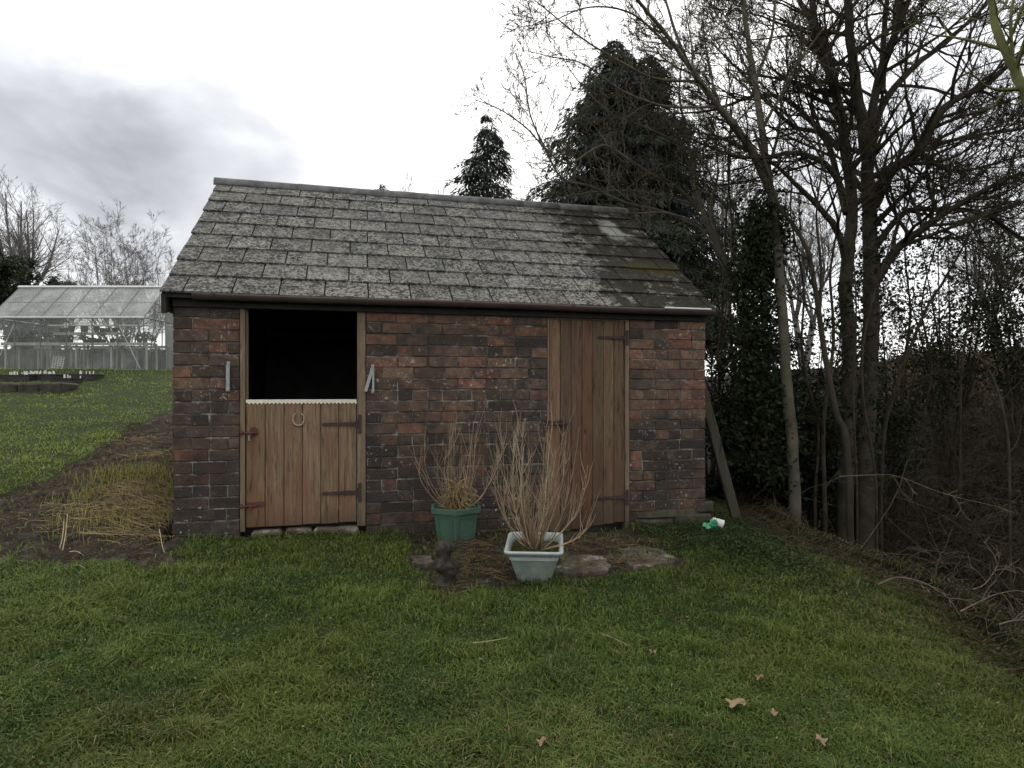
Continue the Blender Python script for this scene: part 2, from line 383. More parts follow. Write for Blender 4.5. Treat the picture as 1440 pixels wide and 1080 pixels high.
# outlines as corners of patches on the ground, in ground coordinates
def gpoly(pix): return [tuple(G(*q)[:2]) for q in pix]
MUD = gpoly([(-140, 735), (0, 697), (60, 682), (110, 650), (165, 612), (215, 585), (246, 575)]) + [(-2.7, 6.4), (-2.55, 5.5)] + gpoly([(262, 752), (250, 778), (215, 792), (130, 800), (60, 792), (0, 793), (-140, 800)])
BARE = gpoly([(585, 742), (575, 775), (598, 825), (640, 838), (700, 826), (760, 812), (800, 815), (905, 806), (958, 793), (940, 770), (905, 752), (885, 742), (760, 742)])
def mudmask(X, Y):
    wx = X+.22*(vnoise(X, Y, 2.5, 11)-.5)+.10*(vnoise(X, Y, 9, 12)-.5); wy = Y+.30*(vnoise(X, Y, 2.5, 13)-.5)+.12*(vnoise(X, Y, 9, 14)-.5)
    return inpoly(wx, wy, MUD)
def baremask(X, Y):
    wx = X+.16*(vnoise(X, Y, 3.5, 15)-.5)+.07*(vnoise(X, Y, 12, 16)-.5); wy = Y+.16*(vnoise(X, Y, 3.5, 17)-.5)+.07*(vnoise(X, Y, 12, 18)-.5)
    return inpoly(wx, wy, BARE)

# ------------------------------------------------------------------ ground sheet
def axis(lo, hi, step, far, g=1.16):
    a = list(np.arange(lo, hi, step)); s = step; x = hi
    while x < far: a.append(x); s *= g; x += s
    s = step; x = lo-step; b = []
    while x > -far: b.append(x); s *= g; x -= s
    return np.array(b[::-1]+a)
xs = axis(-6.5, 4.6, .055, 900); ys = axis(.6, 9, .055, 900)
XX, YY = np.meshgrid(xs, ys); ZZ = T(XX, YY)
mm = mudmask(XX, YY); bb = baremask(XX, YY)
ZZ = ZZ+mm*(.07*(vnoise(XX, YY, 6, 21)-.65)+.045*(vnoise(XX, YY, 15, 22)-.5))-bb*.012
dE = XX-(EDGE-.1); ditch_shade = ss(-.05, .25, dE+.2*(vnoise(XX, YY, 4, 23)-.5)); lxx = (XX-SX)*CA+(YY-SY)*SA
cl = np.zeros(XX.shape+(3,)); cl[..., 0] = np.maximum(mm, bb); cl[..., 1] = ditch_shade
nx, ny = len(xs), len(ys); idx = np.arange(nx*ny).reshape(ny, nx)
Fq = np.stack([idx[:-1, :-1], idx[:-1, 1:], idx[1:, 1:], idx[1:, :-1]], -1).reshape(-1, 4)
gr = np_mesh('ground', np.stack([XX, YY, ZZ], -1).reshape(-1, 3), Fq, M_GROUND, None, cl.reshape(-1, 3), True)
gr['kind'] = 'structure'

# ------------------------------------------------------------------ grass
def blades(name, X, Y, h, wdt, lean, colr, mat, z=None, segs=2):
    n = len(X); Z = T(X, Y) if z is None else z
    az = rng.random(n)*2*np.pi; ph = rng.random(n)*2*np.pi
    dx, dy = np.cos(az), np.sin(az); wx, wy = np.cos(ph)*wdt/2, np.sin(ph)*wdt/2
    b = np.stack([X, Y, Z-.008], -1); W = np.stack([wx, wy, np.zeros(n)], -1)
    m = b+np.stack([dx*h*lean*.35, dy*h*lean*.35, h*.6], -1)
    hz = np.clip(1-lean*.45, .25, 1)
    tp = b+np.stack([dx*h*lean, dy*h*lean, h*hz], -1)
    V = np.stack([b-W, b+W, m+W*.8, m-W*.8, tp+W*.12, tp-W*.12], 1).reshape(-1, 3)
    i = np.arange(n)[:, None]*6
    Fq = np.concatenate([i+np.array([[0, 1, 2, 3]]), i+np.array([[3, 2, 4, 5]])])
    C = np.repeat(colr[:, None, :], 6, 1).reshape(-1, 3)
    return np_mesh(name, V, Fq, mat, None, C)
NB = 520000
iy = rng.random(NB); Yb = 1/(1/1.6+(1/17.0-1/1.6)*iy); Xb = (rng.random(NB)*2-1)*.92*Yb
# extra area for the sides
lx = (Xb-SX)*CA+(Yb-SY)*SA; ly = -(Xb-SX)*SA+(Yb-SY)*CA
keep = (Xb < EDGE+.02+.10*np.sin(Yb*1.7)+.1*rng.standard_normal(NB)) & ~((lx > -.02) & (lx < 5.0) & (ly > -.02)) & (Xb > -13.5)
keep &= ~((lx > 0) & (ly > 0))
rr = rng.random(NB)
mmb = mudmask(Xb, Yb); bbm = baremask(Xb, Yb)
keep &= ~(mmb & (rr > .06)) & ~(bbm & (rr > .13))
patch = vnoise(Xb, Yb, 2.3, 31); patch2 = vnoise(Xb, Yb, 9, 32); patch3 = vnoise(Xb, Yb, .8, 33)
keep &= rr < (.55+.9*patch2)
Xb, Yb, patch, patch2, patch3, lyb, lxb = [q[keep] for q in (Xb, Yb, patch, patch2, patch3, ly, lx)]
n = len(Xb)
tuft = ss(.62, .85, vnoise(Xb, Yb, 5.5, 36))*ss(.3, .6, patch3+.2); thin = ss(.60, .80, vnoise(Xb, Yb, 4.2, 37))
h = (.016+.032*patch2+.018*patch+.035*tuft)*(.5+.9*rng.random(n))*(1-.25*thin)*1.02; h *= 1-.25*ss(6, 12, Yb)
wd = (.0032+.00085*Yb)*(.7+.6*rng.random(n))
lean = .3+1.1*rng.random(n)
f = np.clip(.5*patch+.3*patch3+(.62-.42*ss(4.5, 8.5, Yb))*rng.standard_normal(n)*.5+.10, 0, 1.35)[:, None]
ca = np.array([.040, .074, .014]); cb = np.array([.150, .195, .045])
C = ca*(1-f)+cb*f
mossy = (ss(.58, .75, vnoise(Xb, Yb, 1.3, 38))*.25)[:, None]; C = C*(1-mossy)+np.array([.13, .135, .022])*mossy
dkp = (ss(.60, .78, vnoise(Xb, Yb, 2.8, 39))*.5)[:, None]; C = C*(1-dkp*.35)
dry = (rng.random(n) < (.05*(Yb < 8)+.003)+.12*(Yb < 8)*(vnoise(Xb, Yb, 1.6, 34) > .72))[:, None]; C = np.where(dry, np.array([.20, .17, .07])*(.5+.8*rng.random((n, 1))), C)
lush = (ss(0, 3, lyb)*(lxb < 0))[:, None]; C = C*(1+.85*lush*np.array([1.25, 1.05, .9]))
mC = C.mean(0)*1.05; ff = (.75*ss(4.2, 6.5, Yb))[:, None]*(.5+.5*lush); C = C*(1-ff)+mC*(1+.8*lush*np.array([1.2, 1.05, .9]))*(.8+.4*patch[:, None])*ff
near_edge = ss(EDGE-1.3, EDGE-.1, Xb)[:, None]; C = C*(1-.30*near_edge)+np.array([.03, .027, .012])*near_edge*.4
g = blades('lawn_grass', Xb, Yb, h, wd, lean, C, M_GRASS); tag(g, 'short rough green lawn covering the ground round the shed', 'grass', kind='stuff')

# clover and weed leaves low in the turf
n = 42000; Y = 1/(1/1.7+(1/8.0-1/1.7)*rng.random(n)); X = (rng.random(n)*2-1)*.9*Y; lx = (X-SX)*CA+(Y-SY)*SA; ly = -(X-SX)*SA+(Y-SY)*CA
k = (X < EDGE-.05) & ~((lx > -.05) & (ly > -.05)) & (vnoise(X, Y, 3.3, 51) > .60) & ~mudmask(X, Y) & ~baremask(X, Y); X, Y = X[k], Y[k]; n = len(X)
WEED = (X, Y)
# yellow shoots on the cut reed bed by the shed
n = 1500; q = rng.random(n)
cx = rng.choice(8, n); cxs = np.array([G(*p)[:2] for p in [(150, 668), (170, 672), (205, 668), (235, 672), (238, 700), (148, 735), (238, 730), (125, 705)]])
X = cxs[cx, 0]+rng.standard_normal(n)*.16; Y = cxs[cx, 1]+rng.standard_normal(n)*.20
k = ((X-SX)*CA+(Y-SY)*SA < -.03); X, Y = X[k], Y[k]; n = len(X)
tall = (.06+.09*rng.random(n)); C = np.array([.26, .25, .07])*(.5+.8*rng.random((n, 1)))
tag(blades('reed_shoots', X, Y, tall, np.full(n, .005), .15+.4*rng.random(n), C, M_GRASS), 'yellow green shoots coming up through cut stems beside the shed', 'shoots', kind='stuff')
# flattened straw
def straws(name, X, Y, Ln, w_, colr, mat, lift=.02, tilt=.25):
    n = len(X); az = rng.normal(0.1, .55, n)+np.pi*(rng.random(n) < .5); el = rng.normal(0, tilt, n)*.5
    d = np.stack([np.cos(az)*np.cos(el), np.sin(az)*np.cos(el), np.abs(np.sin(el))], -1)*Ln[:, None]
    b = np.stack([X, Y, T(X, Y)+lift*rng.random(n)], -1); e = b+d
    e[:, 2] = np.maximum(e[:, 2]-b[:, 2]+T(e[:, 0], e[:, 1]), T(e[:, 0], e[:, 1])+.004)
    mid = (b+e)/2+np.stack([rng.normal(0, .02, n), rng.normal(0, .02, n), .02*rng.random(n)], -1)
    u = np.stack([-np.sin(az), np.cos(az), np.zeros(n)], -1)*w_/2; v = np.array([0, 0, 1.])*w_/2
    pts = []
    for p in (b, mid, e): pts += [p+u, p+v, p-u]
    V = np.stack(pts, 1).reshape(-1, 3); i = np.arange(n)[:, None]*9
    F_ = np.concatenate([i+np.array([[a, (a+1) % 3, (a+1) % 3+3, a+3]])+s*3 for s in (0, 1) for a in range(3)])
    return np_mesh(name, V, F_, mat, None, np.repeat(colr[:, None, :], 9, 1).reshape(-1, 3))
n = 2900; c1 = np.array([G(*p)[:2] for p in [(215, 690), (200, 720), (230, 715), (185, 690), (225, 750), (150, 715), (180, 745), (215, 640), (200, 620), (120, 735), (90, 720), (240, 765)]])
ci = rng.choice(12, n, p=[.16, .16, .14, .12, .08, .08, .08, .06, .04, .03, .02, .03]); X = c1[ci, 0]+rng.standard_normal(n)*.16; Y = c1[ci, 1]+rng.standard_normal(n)*.15
k = ((X-SX)*CA+(Y-SY)*SA < -.10); X, Y = X[k], Y[k]; n = len(X)
C = np.array([.95, .85, .75])*(.25+.85*rng.random((n, 1))**1.3)
tag(straws('cut_reed_straw', X, Y, .04+.15*rng.random(n)**1.4, .0042, C, M_STRAW, .02, .4), 'flattened pale cut stems lying on the mud left of the shed', 'straw', kind='stuff')
n = 900; c1 = np.array([G(*p)[:2] for p in [(670, 785), (690, 805), (655, 765), (640, 832), (850, 765), (880, 790), (930, 760), (780, 770)]])
ci = rng.choice(8, n); X = c1[ci, 0]+rng.standard_normal(n)*.14; Y = c1[ci, 1]+rng.standard_normal(n)*.10
k = (-(X-SX)*SA+(Y-SY)*CA < -.05); X, Y = X[k], Y[k]; n = len(X)
C = np.array([.9, .8, .7])*(.12+.5*rng.random((n, 1))**1.5)
tag(straws('dead_plant_litter', X, Y, .03+.11*rng.random(n), .004, C, M_STRAW), 'dead brown stalks scattered on bare earth round the planters', 'litter', kind='stuff')
n = 5200; X = rng.uniform(-7, -2.5, n); Y = rng.uniform(3.6, 9.5, n); k = mudmask(X, Y) & ((X-SX)*CA+(Y-SY)*SA < -.06); X, Y = X[k], Y[k]; n = len(X)
C = np.array([.7, .58, .46])*(.06+.45*rng.random((n, 1))**2.2)
tag(straws('mud_debris', X, Y, .02+.09*rng.random(n)**2, .006, C, M_STRAW, .03, .8), 'broken brown stalk bits scattered over the churned mud', 'debris', kind='stuff')
# sprinkling of dead stalks along the bank edge
n = 2600; Y = 2.6+rng.random(n)**.8*5.5; X = EDGE+.02+rng.normal(-.08, .16, n)+.10*np.sin(Y*1.7)
C = np.array([.55, .50, .38])*(.06+.50*rng.random((n, 1))**1.6)
tag(straws('bank_edge_litter', X, Y, .05+.17*rng.random(n), .0045, C, M_STRAW, .05, .9), 'dead stalks and twigs matted along the top of the bank', 'litter', kind='stuff')

# ------------------------------------------------------------------ THE SHED
shed = empty('brick_shed', (SX, SY, 0), math.atan2(SA, CA))
tag(shed, 'small red brick shed with slate roof, open stable door and brown plank door', 'shed')
WL, WD = 4.965, 4.19; PITCH = R(35.6); EZ = 2.022; OV = .14; RZ = 3.622; RY = 2.096
wall = MB(); br = MB()
def brick_col(z, u):
    r = rnd.random()
    dark = .40+.22*(z < .9)+.12*(u < .6)
    if r < dark*.40: c = (.072, .056, .046)
    elif r < dark: c = (.105, .076, .058)
    elif r < .82: c = (.138, .090, .064)
    elif r < .96: c = (.175, .095, .068)
    else: c = (.190, .102, .070)
    k = rnd.uniform(.75, 1.25); return tuple(x*k for x in c)
CO = .1015
def brick_face(mat, segs, z0, z1, limit=None):
    """segs(z) -> list of (u0,u1); mat maps (u, -out, z)"""
    z = z0; row = 0
    while z < z1-.03:
        for (u0, u1) in segs(z+CO/2):
            u = u0; k = 0; hdr = (row % 4 == 3)
            while u < u1-.02:
                ln = .138 if (hdr or (k == 0 and row % 2)) else .276
                if rnd.random() < .10: ln = .138
                ln *= rnd.uniform(.96, 1.04); e = min(u+ln, u1)
                if u1-e < .05: e = u1
                br.col = brick_col(z, u)
                g = rnd.uniform(.003, .0075); dz = rnd.uniform(-.0035, .0035)
                top = min(z+CO-rnd.uniform(.004, .010)+dz, z1)
                br.bbox((u+g*(u > u0), -rnd.uniform(.008, .017), z+.003+dz), (e-g*(e < u1), .03, top), rnd.uniform(.003, .007), .0022, mat)
                u = e; k += 1
        z += CO; row += 1
Z0 = -.42
OP = [(.511, 1.571), (3.27, 4.13)]
solid = [(0, .511), (1.571, 3.27), (4.13, WL)]
I4 = Matrix.Identity(4)
brick_face(I4, lambda z: solid, Z0, 1.975)
# left side (faces -x): u runs along +y from back to front -> use matrix
def gable(z): 
    if z < 1.98: return [(0, WD)]
    e = (z-1.98)/math.tan(PITCH)+.02; return [(e, WD-e)] if WD-2*e > .1 else []
ML = Matrix(((0, 1, 0, 0), (-1, 0, 0, WD), (0, 0, 1, 0), (0, 0, 0, 1)))     # u -> -y, v(-out) -> x
brick_face(ML, gable, Z0, 3.5)
MR = Matrix(((0, -1, 0, WL), (1, 0, 0, 0), (0, 0, 1, 0), (0, 0, 0, 1)))
brick_face(MR, gable, Z0, 3.5)
brick_face(Matrix(((-1, 0, 0, WL), (0, -1, 0, WD), (0, 0, 1, 0), (0, 0, 0, 1))), lambda z: [(0, WL)], Z0, 1.975)
bo = br.build('wall', M_BRICK, shed)
m = MB()
for (a, b) in solid: m.box((a+.002, -.0035, Z0), (b-.002, .20, 1.974))
m.box((.002, WD-.22, Z0), (WL-.002, WD-.001, 1.974))
for x0, x1 in ((.001, .205), (WL-.205, WL-.001)):
    m.box((x0, .2005, Z0), (x1, WD-.2205, 1.974))
    prof = [(.02, 1.975), (WD-.02, 1.975), (RY, RZ-.12)]
    m.add([(x0, y, z) for y, z in prof]+[(x1, y, z) for y, z in prof], [(0, 2, 1), (3, 4, 5), (0, 1, 4, 3), (1, 2, 5, 4), (2, 0, 3, 5)])
m.build('mortar_core', M_MORTAR, bo)
m = MB(); m.box((.21, .21, -.30), (WL-.21, WD-.23, -.02)); m.build('floor', M_INNER, shed)
m = MB(); m.box((.208, WD-.235, -.02), (WL-.208, WD-.222, 1.97)); m.box((.206, .21, -.02), (.216, WD-.24, 1.97)); m.box((WL-.216, .21, -.02), (WL-.206, WD-.24, 1.97)); m.box((2.9, .205, -.02), (3.0, WD-.24, 1.97))
m.build('inner_wall', M_INNER, shed)
# footing stones
m = MB(); rs = random.Random(3)
for (x0, z0, x1, z1, pr) in [(4.05, -.33, 4.45, -.20, .05), (4.45, -.34, 4.85, -.19, .07), (4.86, -.40, 5.10, -.20, .09), (4.16, -.19, 4.60, -.10, .04), (4.61, -.185, 5.04, -.07, .055), (4.2, -.095, 4.86, -.02, .03), (4.87, -.065, 5.06, .05, .04), (.0, -.22, .25, -.10, .04), (.26, -.2, .5, -.09, .035), (1.6, -.3, 2.0, -.12, .03), (2.02, -.3, 2.5, -.13, .035), (2.52, -.32, 3.2, -.14, .03)]:
    m = MB(); m.bbox((x0+.01, -pr, z0), (x1-.01, .02, z1), .02, .012); m.build('footing_stone', M_STONE, shed)
# roof: deck + slates
def rp(x, t, n, side=0):        # point on roof: t up the slope, n above it
    y = -OV+t*math.cos(PITCH)-n*math.sin(PITCH); z = EZ-.03+t*math.sin(PITCH)+n*math.cos(PITCH)
    return (x, y, z) if side == 0 else (x, 2*RY-y, z)
SLOPE = (RY+OV)/math.cos(PITCH)
RX0, RX1 = -.072, 5.02
dk = MB()
for side in (0, 1):
    vs = [rp(x, tt, nn, side) for nn in (-.05, -.004) for tt in (.03, SLOPE) for x in (RX0+.03, RX1-.03)]
    fs = [(0, 2, 3, 1), (4, 5, 7, 6), (0, 1, 5, 4), (2, 6, 7, 3), (0, 4, 6, 2), (1, 3, 7, 5)]
    dk.add(vs, fs)
NR = 9; GA = SLOPE/NR; sl_ = MB(); SW = .372
for side in (0, 1):
    for r in range(NR):
        t0 = r*GA-.004; t1 = min(t0+GA+.05, SLOPE-.01)
        x = RX0+(0 if r % 2 else -SW*.5)+rnd.uniform(-.015, .015)
        while x < RX1-.02:
            a = max(x, RX0+rnd.uniform(-.006, .004)); b = min(x+SW, RX1+rnd.uniform(-.006, .006))
            if b-a > .03:
                g = .0062; j = rnd.uniform(-.006, .006); k = rnd.uniform(.82, 1.18); sl_.col = (k, k, k*rnd.uniform(.96, 1.02))
                if rnd.random() < .05: sl_.col = (k*.8, k*.8, k*.85)
                lift = rnd.uniform(0, .004); tw = rnd.uniform(-.003, .003)
                def q(x_, t_, n_): return rp(x_, t_, n_, side)
                n0 = .027+lift; n1 = .003
                ch = rnd.uniform(.004, .012) if rnd.random() < .3 else .002
                vs = [q(a+g, t0+j, n0-.016), q(b-g, t0+j+tw, n0-.016), q(b-g, t1, n1-.004), q(a+g, t1, n1-.004),
                      q(a+g+ch, t0+j+.001, n0), q(b-g-ch*.5, t0+j+tw+.001, n0), q(b-g, t1, n1+.006), q(a+g, t1, n1+.006),
                      q(a+g, t0+j+ch, n0), q(b-g, t0+j+tw+ch*.6, n0)]
                fs = [(0, 3, 2, 1), (4, 5, 9, 6, 7, 8), (0, 1, 5, 4), (1, 9, 5), (1, 2, 6, 9), (2, 3, 7, 6), (3, 0, 8, 7), (0, 4, 8)]
                if side: fs = [f_[::-1] for f_ in fs]
                sl_.add(vs, fs)
            x += SW
roof = sl_.build('roof', M_SLATE, shed)
dk.build('roof_deck', M_DARK, roof)
m = MB(); x = RX0-.01; i = 0                     # ridge tiles: half round pieces
while x < RX1:
    e = min(x+.46, RX1+.015); rr_ = .088 if i % 2 == 0 else .086; rings = []
    for xx in (x-.012, e+.004):
        ring = [(xx, RY+math.cos(th)*rr_*1.05, RZ-.055+math.sin(th)*rr_*1.0+(rnd.uniform(-.002, .002))) for th in np.linspace(-.25, math.pi+.25, 12)]
        ring += [(xx, RY+math.cos(th)*(rr_-.014)*1.05, RZ-.055+math.sin(th)*(rr_-.014)) for th in np.linspace(math.pi+.25, -.25, 12)]
        rings.append(ring)
    m.ring_loft(rings); x = e; i += 1
m.build('ridge_tiles', M_RIDGE, roof, True)
# fascia, verge board end
m = MB(); m.box((.0, -.052, 1.90), (WL+.02, -.022, 1.985)); m.build('fascia_board', M_DARK, shed)
m = MB(); m.box((-.064, -.115, 1.86), (-.028, .30, 2.0), .004); m.box((-.064, -.12, 1.965), (.16, -.06, 2.005), .004)
m.add([(-.066, -.125, 1.83), (-.03, -.125, 1.83), (-.03, -.02, 1.86), (-.066, -.02, 1.86), (-.066, -.135, 1.985), (-.03, -.135, 1.985), (-.03, .1, 1.99), (-.066, .1, 1.99)], [(0, 3, 2, 1), (4, 5, 6, 7), (0, 1, 5, 4), (1, 2, 6, 5), (2, 3, 7, 6), (3, 0, 4, 7)])
m.build('broken_board_end', M_DARK, shed)
def gutter(name, x0, x1, zt, mt, par, r=.048, prof='half'):
    m = MB(); rings = []
    for xx in np.linspace(x0, x1, 14):
        sag = -.004*math.sin((xx-x0)/(x1-x0)*math.pi*3)
        o_ = [(xx, -.132+math.cos(a_)*r, zt-.0+sag+math.sin(a_)*r*1.15) for a_ in np.linspace(math.pi, 2*math.pi, 11)]
        i_ = [(xx, -.132+math.cos(a_)*(r-.005), zt+sag+math.sin(a_)*(r-.005)*1.15) for a_ in np.linspace(2*math.pi, math.pi, 11)]
        rings.append(o_+i_)
    m.ring_loft(rings); return m.build(name, mt, par, True)
gt = gutter('gutter', .17, 4.99, 2.006, M_GUTTER, shed)
for xb in (.33, 1.42, 2.45, 3.48, 4.44):
    m = MB(); rings = []
    for xx in (xb-.014, xb+.014):
        rings.append([(xx, -.132+math.cos(a_)*.0525, 2.008+math.sin(a_)*.0605) for a_ in np.linspace(math.pi-.12, 2*math.pi+.12, 12)]+[(xx, -.132+math.cos(a_)*.0485, 2.008+math.sin(a_)*.0555) for a_ in np.linspace(2*math.pi+.12, math.pi-.12, 12)])
    m.ring_loft(rings); m.build('gutter_clip', M_GUTTER, gt)
m = MB(); m.bbox((4.42, -.192, 2.000), (4.93, -.183, 2.016), .003); m.build('white_strip', M_WHITE, gt)
# door frames
def frame(name, x0, xi0, xi1, x1, zb, ztop, mt):
    m = MB(); m.bbox((x0+.004, -.012, zb), (xi0, .10, ztop), .004, .001); m.bbox((xi1, -.012, zb), (x1-.004, .10, ztop), .004, .001)
    m.bbox((xi0+.001, -.006, ztop-.05), (xi1-.001, .09, ztop), .004, .001); return m.build(name, mt, shed)
f1 = frame('door_frame', .511, .556, 1.492, 1.571, -.02, 1.972, M_FRAME)
m = MB(); m.bbox((.557, .030, .01), (.572, .09, 1.92), .003); m.build('stop_bead', M_FRAME, f1)
f2 = frame('door_frame', 3.27, 3.292, 4.082, 4.13, -.22, 1.935, M_FRAME)
m = MB(); m.box((3.26, .0, 1.937), (4.14, .19, 1.974)); m.build('lintel', M_DARK, shed)
# stable door (lower leaf)
def planks(x0, x1, n, zb0, zb1, zt, y0, mt, cols, name):
    m = MB(); wdt = (x1-x0)/n
    for i in range(n):
        k = cols[i % len(cols)]; m.col = k
        a = x0+i*wdt+.0022; b = x0+(i+1)*wdt-.0022; za = zb0+(zb1-zb0)*i/n; dz = rnd.uniform(-.003, .003); yy = y0+rnd.uniform(-.0015, .0015)
        m.bbox((a, yy, za+dz), (b, yy+.024, zt), .0035, .0006)
    m.col = (.25, .25, .25); m.box((x0+.01, y0+.0255, max(zb0, zb1)+.1), (x1-.01, y0+.045, zt-.03))
    return m.build(name, mt, shed)
cs = [(1.0, .92, .8), (1.1, 1.05, 1), (1.12, 1.02, .95), (1.2, 1.15, 1.1), (.98, .95, .9), (1.08, 1.05, 1)]
sd_ = planks(.562, 1.487, 6, .012, .02, 1.088, .002, M_DOOR, cs, 'stable_door')
m = MB(); m.box((.562, -.004, 1.089), (1.487, .042, 1.118), .001)
x = .575
while x < 1.475:
    m.add([(x, -.0045, 1.0895), (x+.028, -.0045, 1.0895), (x+.014, -.0045, 1.076), (x, -.001, 1.0895), (x+.028, -.001, 1.0895), (x+.014, -.001, 1.076)], [(0, 2, 1), (3, 4, 5), (0, 3, 5, 2), (1, 2, 5, 4)]); x += .033
m.build('top_strip', M_BONE, sd_)
def strap(x0, x1, z, par, w=.036, plate=.085):
    m = MB(); y = -.004
    m.add([(x1-.0, y, z-w/2), (x1, y, z+w/2), (x0, y, z+w*.34), (x0-.012, y, z), (x0, y, z-w*.34),
           (x1-.0, y-.007, z-w/2), (x1, y-.007, z+w/2), (x0, y-.007, z+w*.34), (x0-.012, y-.007, z), (x0, y-.007, z-w*.34)],
          [(0, 1, 2, 3, 4), (9, 8, 7, 6, 5), (0, 5, 6, 1), (1, 6, 7, 2), (2, 7, 8, 3), (3, 8, 9, 4), (4, 9, 5, 0)])
    m.tube([(x1+.006, y-.008, z-.038), (x1+.006, y-.008, z+.038)], .009, 8)
    m.bbox((x1+.014, -.024, z-plate), (x1+.044, -.0135, z+plate), .004)
    for sx in (x0+.03, (x0+x1)/2, x1-.03): m.tube([(sx, y-.006, z), (sx, y-.012, z)], .007, 8)
    for dz in (-.06, .06): m.tube([(x1+.03, -.022, z+dz), (x1+.03, -.028, z+dz)], .007, 8)
    return m.build('strap_hinge', M_RUST, par)
strap(1.20, 1.485, .898, sd_); strap(1.20, 1.485, .285, sd_)
m = MB(); hx, hz = .993, .945                    # horseshoe, points up
pts = []; rad = []
for a_ in np.linspace(-.28*math.pi+math.pi/2+math.pi*.0, 0, 1): pass
for k in range(19):
    a_ = math.pi*(.66)+k/18*math.pi*1.68; rx, rz = .047, .056
    pts.append((hx+math.cos(a_)*rx*(1 if True else 1), -.012, hz+math.sin(a_)*rz)); rad.append(.0072+.002*math.sin(k/18*math.pi))
m.tube(pts, rad, 8); m.build('horseshoe', M_SHOE, sd_, True)
def bolt(x, z, par, big=True):
    m = MB()
    if big:
        rings = [[(x+.075+math.cos(a_)*.035, yy, z+.006+math.sin(a_)*.042) for a_ in np.linspace(0, 2*math.pi, 16, endpoint=False)] for yy in (.0, -.007)]
        m.ring_loft([r_[::-1] for r_ in rings]) if False else m.ring_loft(rings)
    else: m.bbox((x+.02, -.006, z-.012), (x+.16, .0, z+.03), .003)
    m.tube([(x-.035, -.020, z-.004), (x+.11, -.020, z-.004)], .0085, 8)
    m.bbox((x-.03, -.024, z-.022), (x-.012, -.0125, z+.018), .003)
    m.tube([(x+.05, -.022, z-.004), (x+.05, -.028, z-.06)], .007, 8)
    return m.build('bolt', M_REDRUST, par)
bolt(.55, .835, sd_); bolt(.55, .205, sd_, False)
m = MB(); m.bbox((.585, -.030, .765), (.605, -.018, .80), .004); m.tube([(.588, -.024, .80), (.588, -.024, .815), (.602, -.024, .815), (.602, -.024, .80)], .0025, 6); m.build('padlock', M_GALV, sd_)
# tall plank door
cs = [(1.45, 1.35, 1.15), (.85, .82, .8), (.95, .85, .8), (1.05, .82, .72), (.9, .9, .85), (1.15, 1.12, 1.0), (.95, .92, .85)]
td = planks(3.295, 4.079, 7, -.185, -.10, 1.93, .004, M_DOOR2, cs, 'plank_door')
strap(3.80, 4.070, 1.72, td, .034, .075); strap(3.78, 4.070, .135, td, .034, .075)
m = MB(); m.bbox((3.24, -.030, .885), (3.46, -.016, .905), .003); m.tube([(3.22, -.035, .87), (3.48, -.035, .87)], .009, 8); m.bbox((3.26, -.034, .85), (3.28, -.0, .915), .003); m.bbox((3.40, -.034, .85), (3.42, .004, .915), .003); m.tube([(3.45, -.035, .87), (3.45, -.035, .80)], .006, 6)
m.build('bolt', M_RUST, td)
# door hooks on the wall
def hook(x, z, ang):
    m = MB(); y = -.019
    m.bbox((x-.013, y-.004, z-.13), (x+.013, y, z-.09), .002); m.bbox((x-.013, y-.004, z+.09), (x+.013, y, z+.13), .002)
    mt_ = Matrix.Translation((x, 0, z+.10)) @ Matrix.Rotation(ang, 4, 'Y') @ Matrix.Translation((-x, 0, -z-.10))
    m.bbox((x-.017, y-.022, z-.125), (x+.013, y-.005, z+.10), .004, 0, mt_)
    if ang: m.bbox((x-.006, y-.018, z-.12), (x+.014, y-.006, z+.10), .003)
    m.tube([(x, y-.03, z+.105), (x, y, z+.105)], .008, 8); m.tube([(x, y-.028, z-.115), (x, y, z-.115)], .007, 8)
    return m.build('door_hook', M_GALV, shed)
hook(.425, 1.315, 0.0); hook(1.628, 1.30, R(16))

# doorstep stones under the stable door
m = MB(); th = shed.matrix_world
for i, (a, b, z) in enumerate([(.60, .86, -.012), (.88, 1.10, -.004), (1.12, 1.50, -.010)]): 
    m = MB(); m.bbox((a, -.035, -.14), (b, .12, z-.005), .02, .008); m.build('sill_stone', M_CONC, shed)

def S2W(x, y, z): return Vector((SX+CA*x-SA*y, SY+SA*x+CA*y, z))
# ------------------------------------------------------------------ leaning post
pb = G(1036, 732); pt = S2W(WL+.075, .50, 1.86)
m = MB(); d = (pt-pb); a = d.normalized(); q = Vector((0, 1, 0)); s1 = a.cross(q).normalized(); s2 = s1.cross(a)
rings = []
for i in range(7):
    c_ = pb-a*.08+a*(d.length+.08)*i/6+s1*rnd.uniform(-.004, .004); hw, hd = .052+rnd.uniform(-.004, .004), .035
    rings.append([c_+s1*u*hw+s2*v_*hd for u, v_ in ((-1, -.8), (-.85, -1), (.85, -1), (1, -.8), (1, .8), (.85, 1), (-.85, 1), (-1, .8))])
m.ring_loft(rings); po = m.build('leaning_post', M_OLDWOOD); tag(po, 'mossy old timber post leaning on the right end of the shed', 'post')

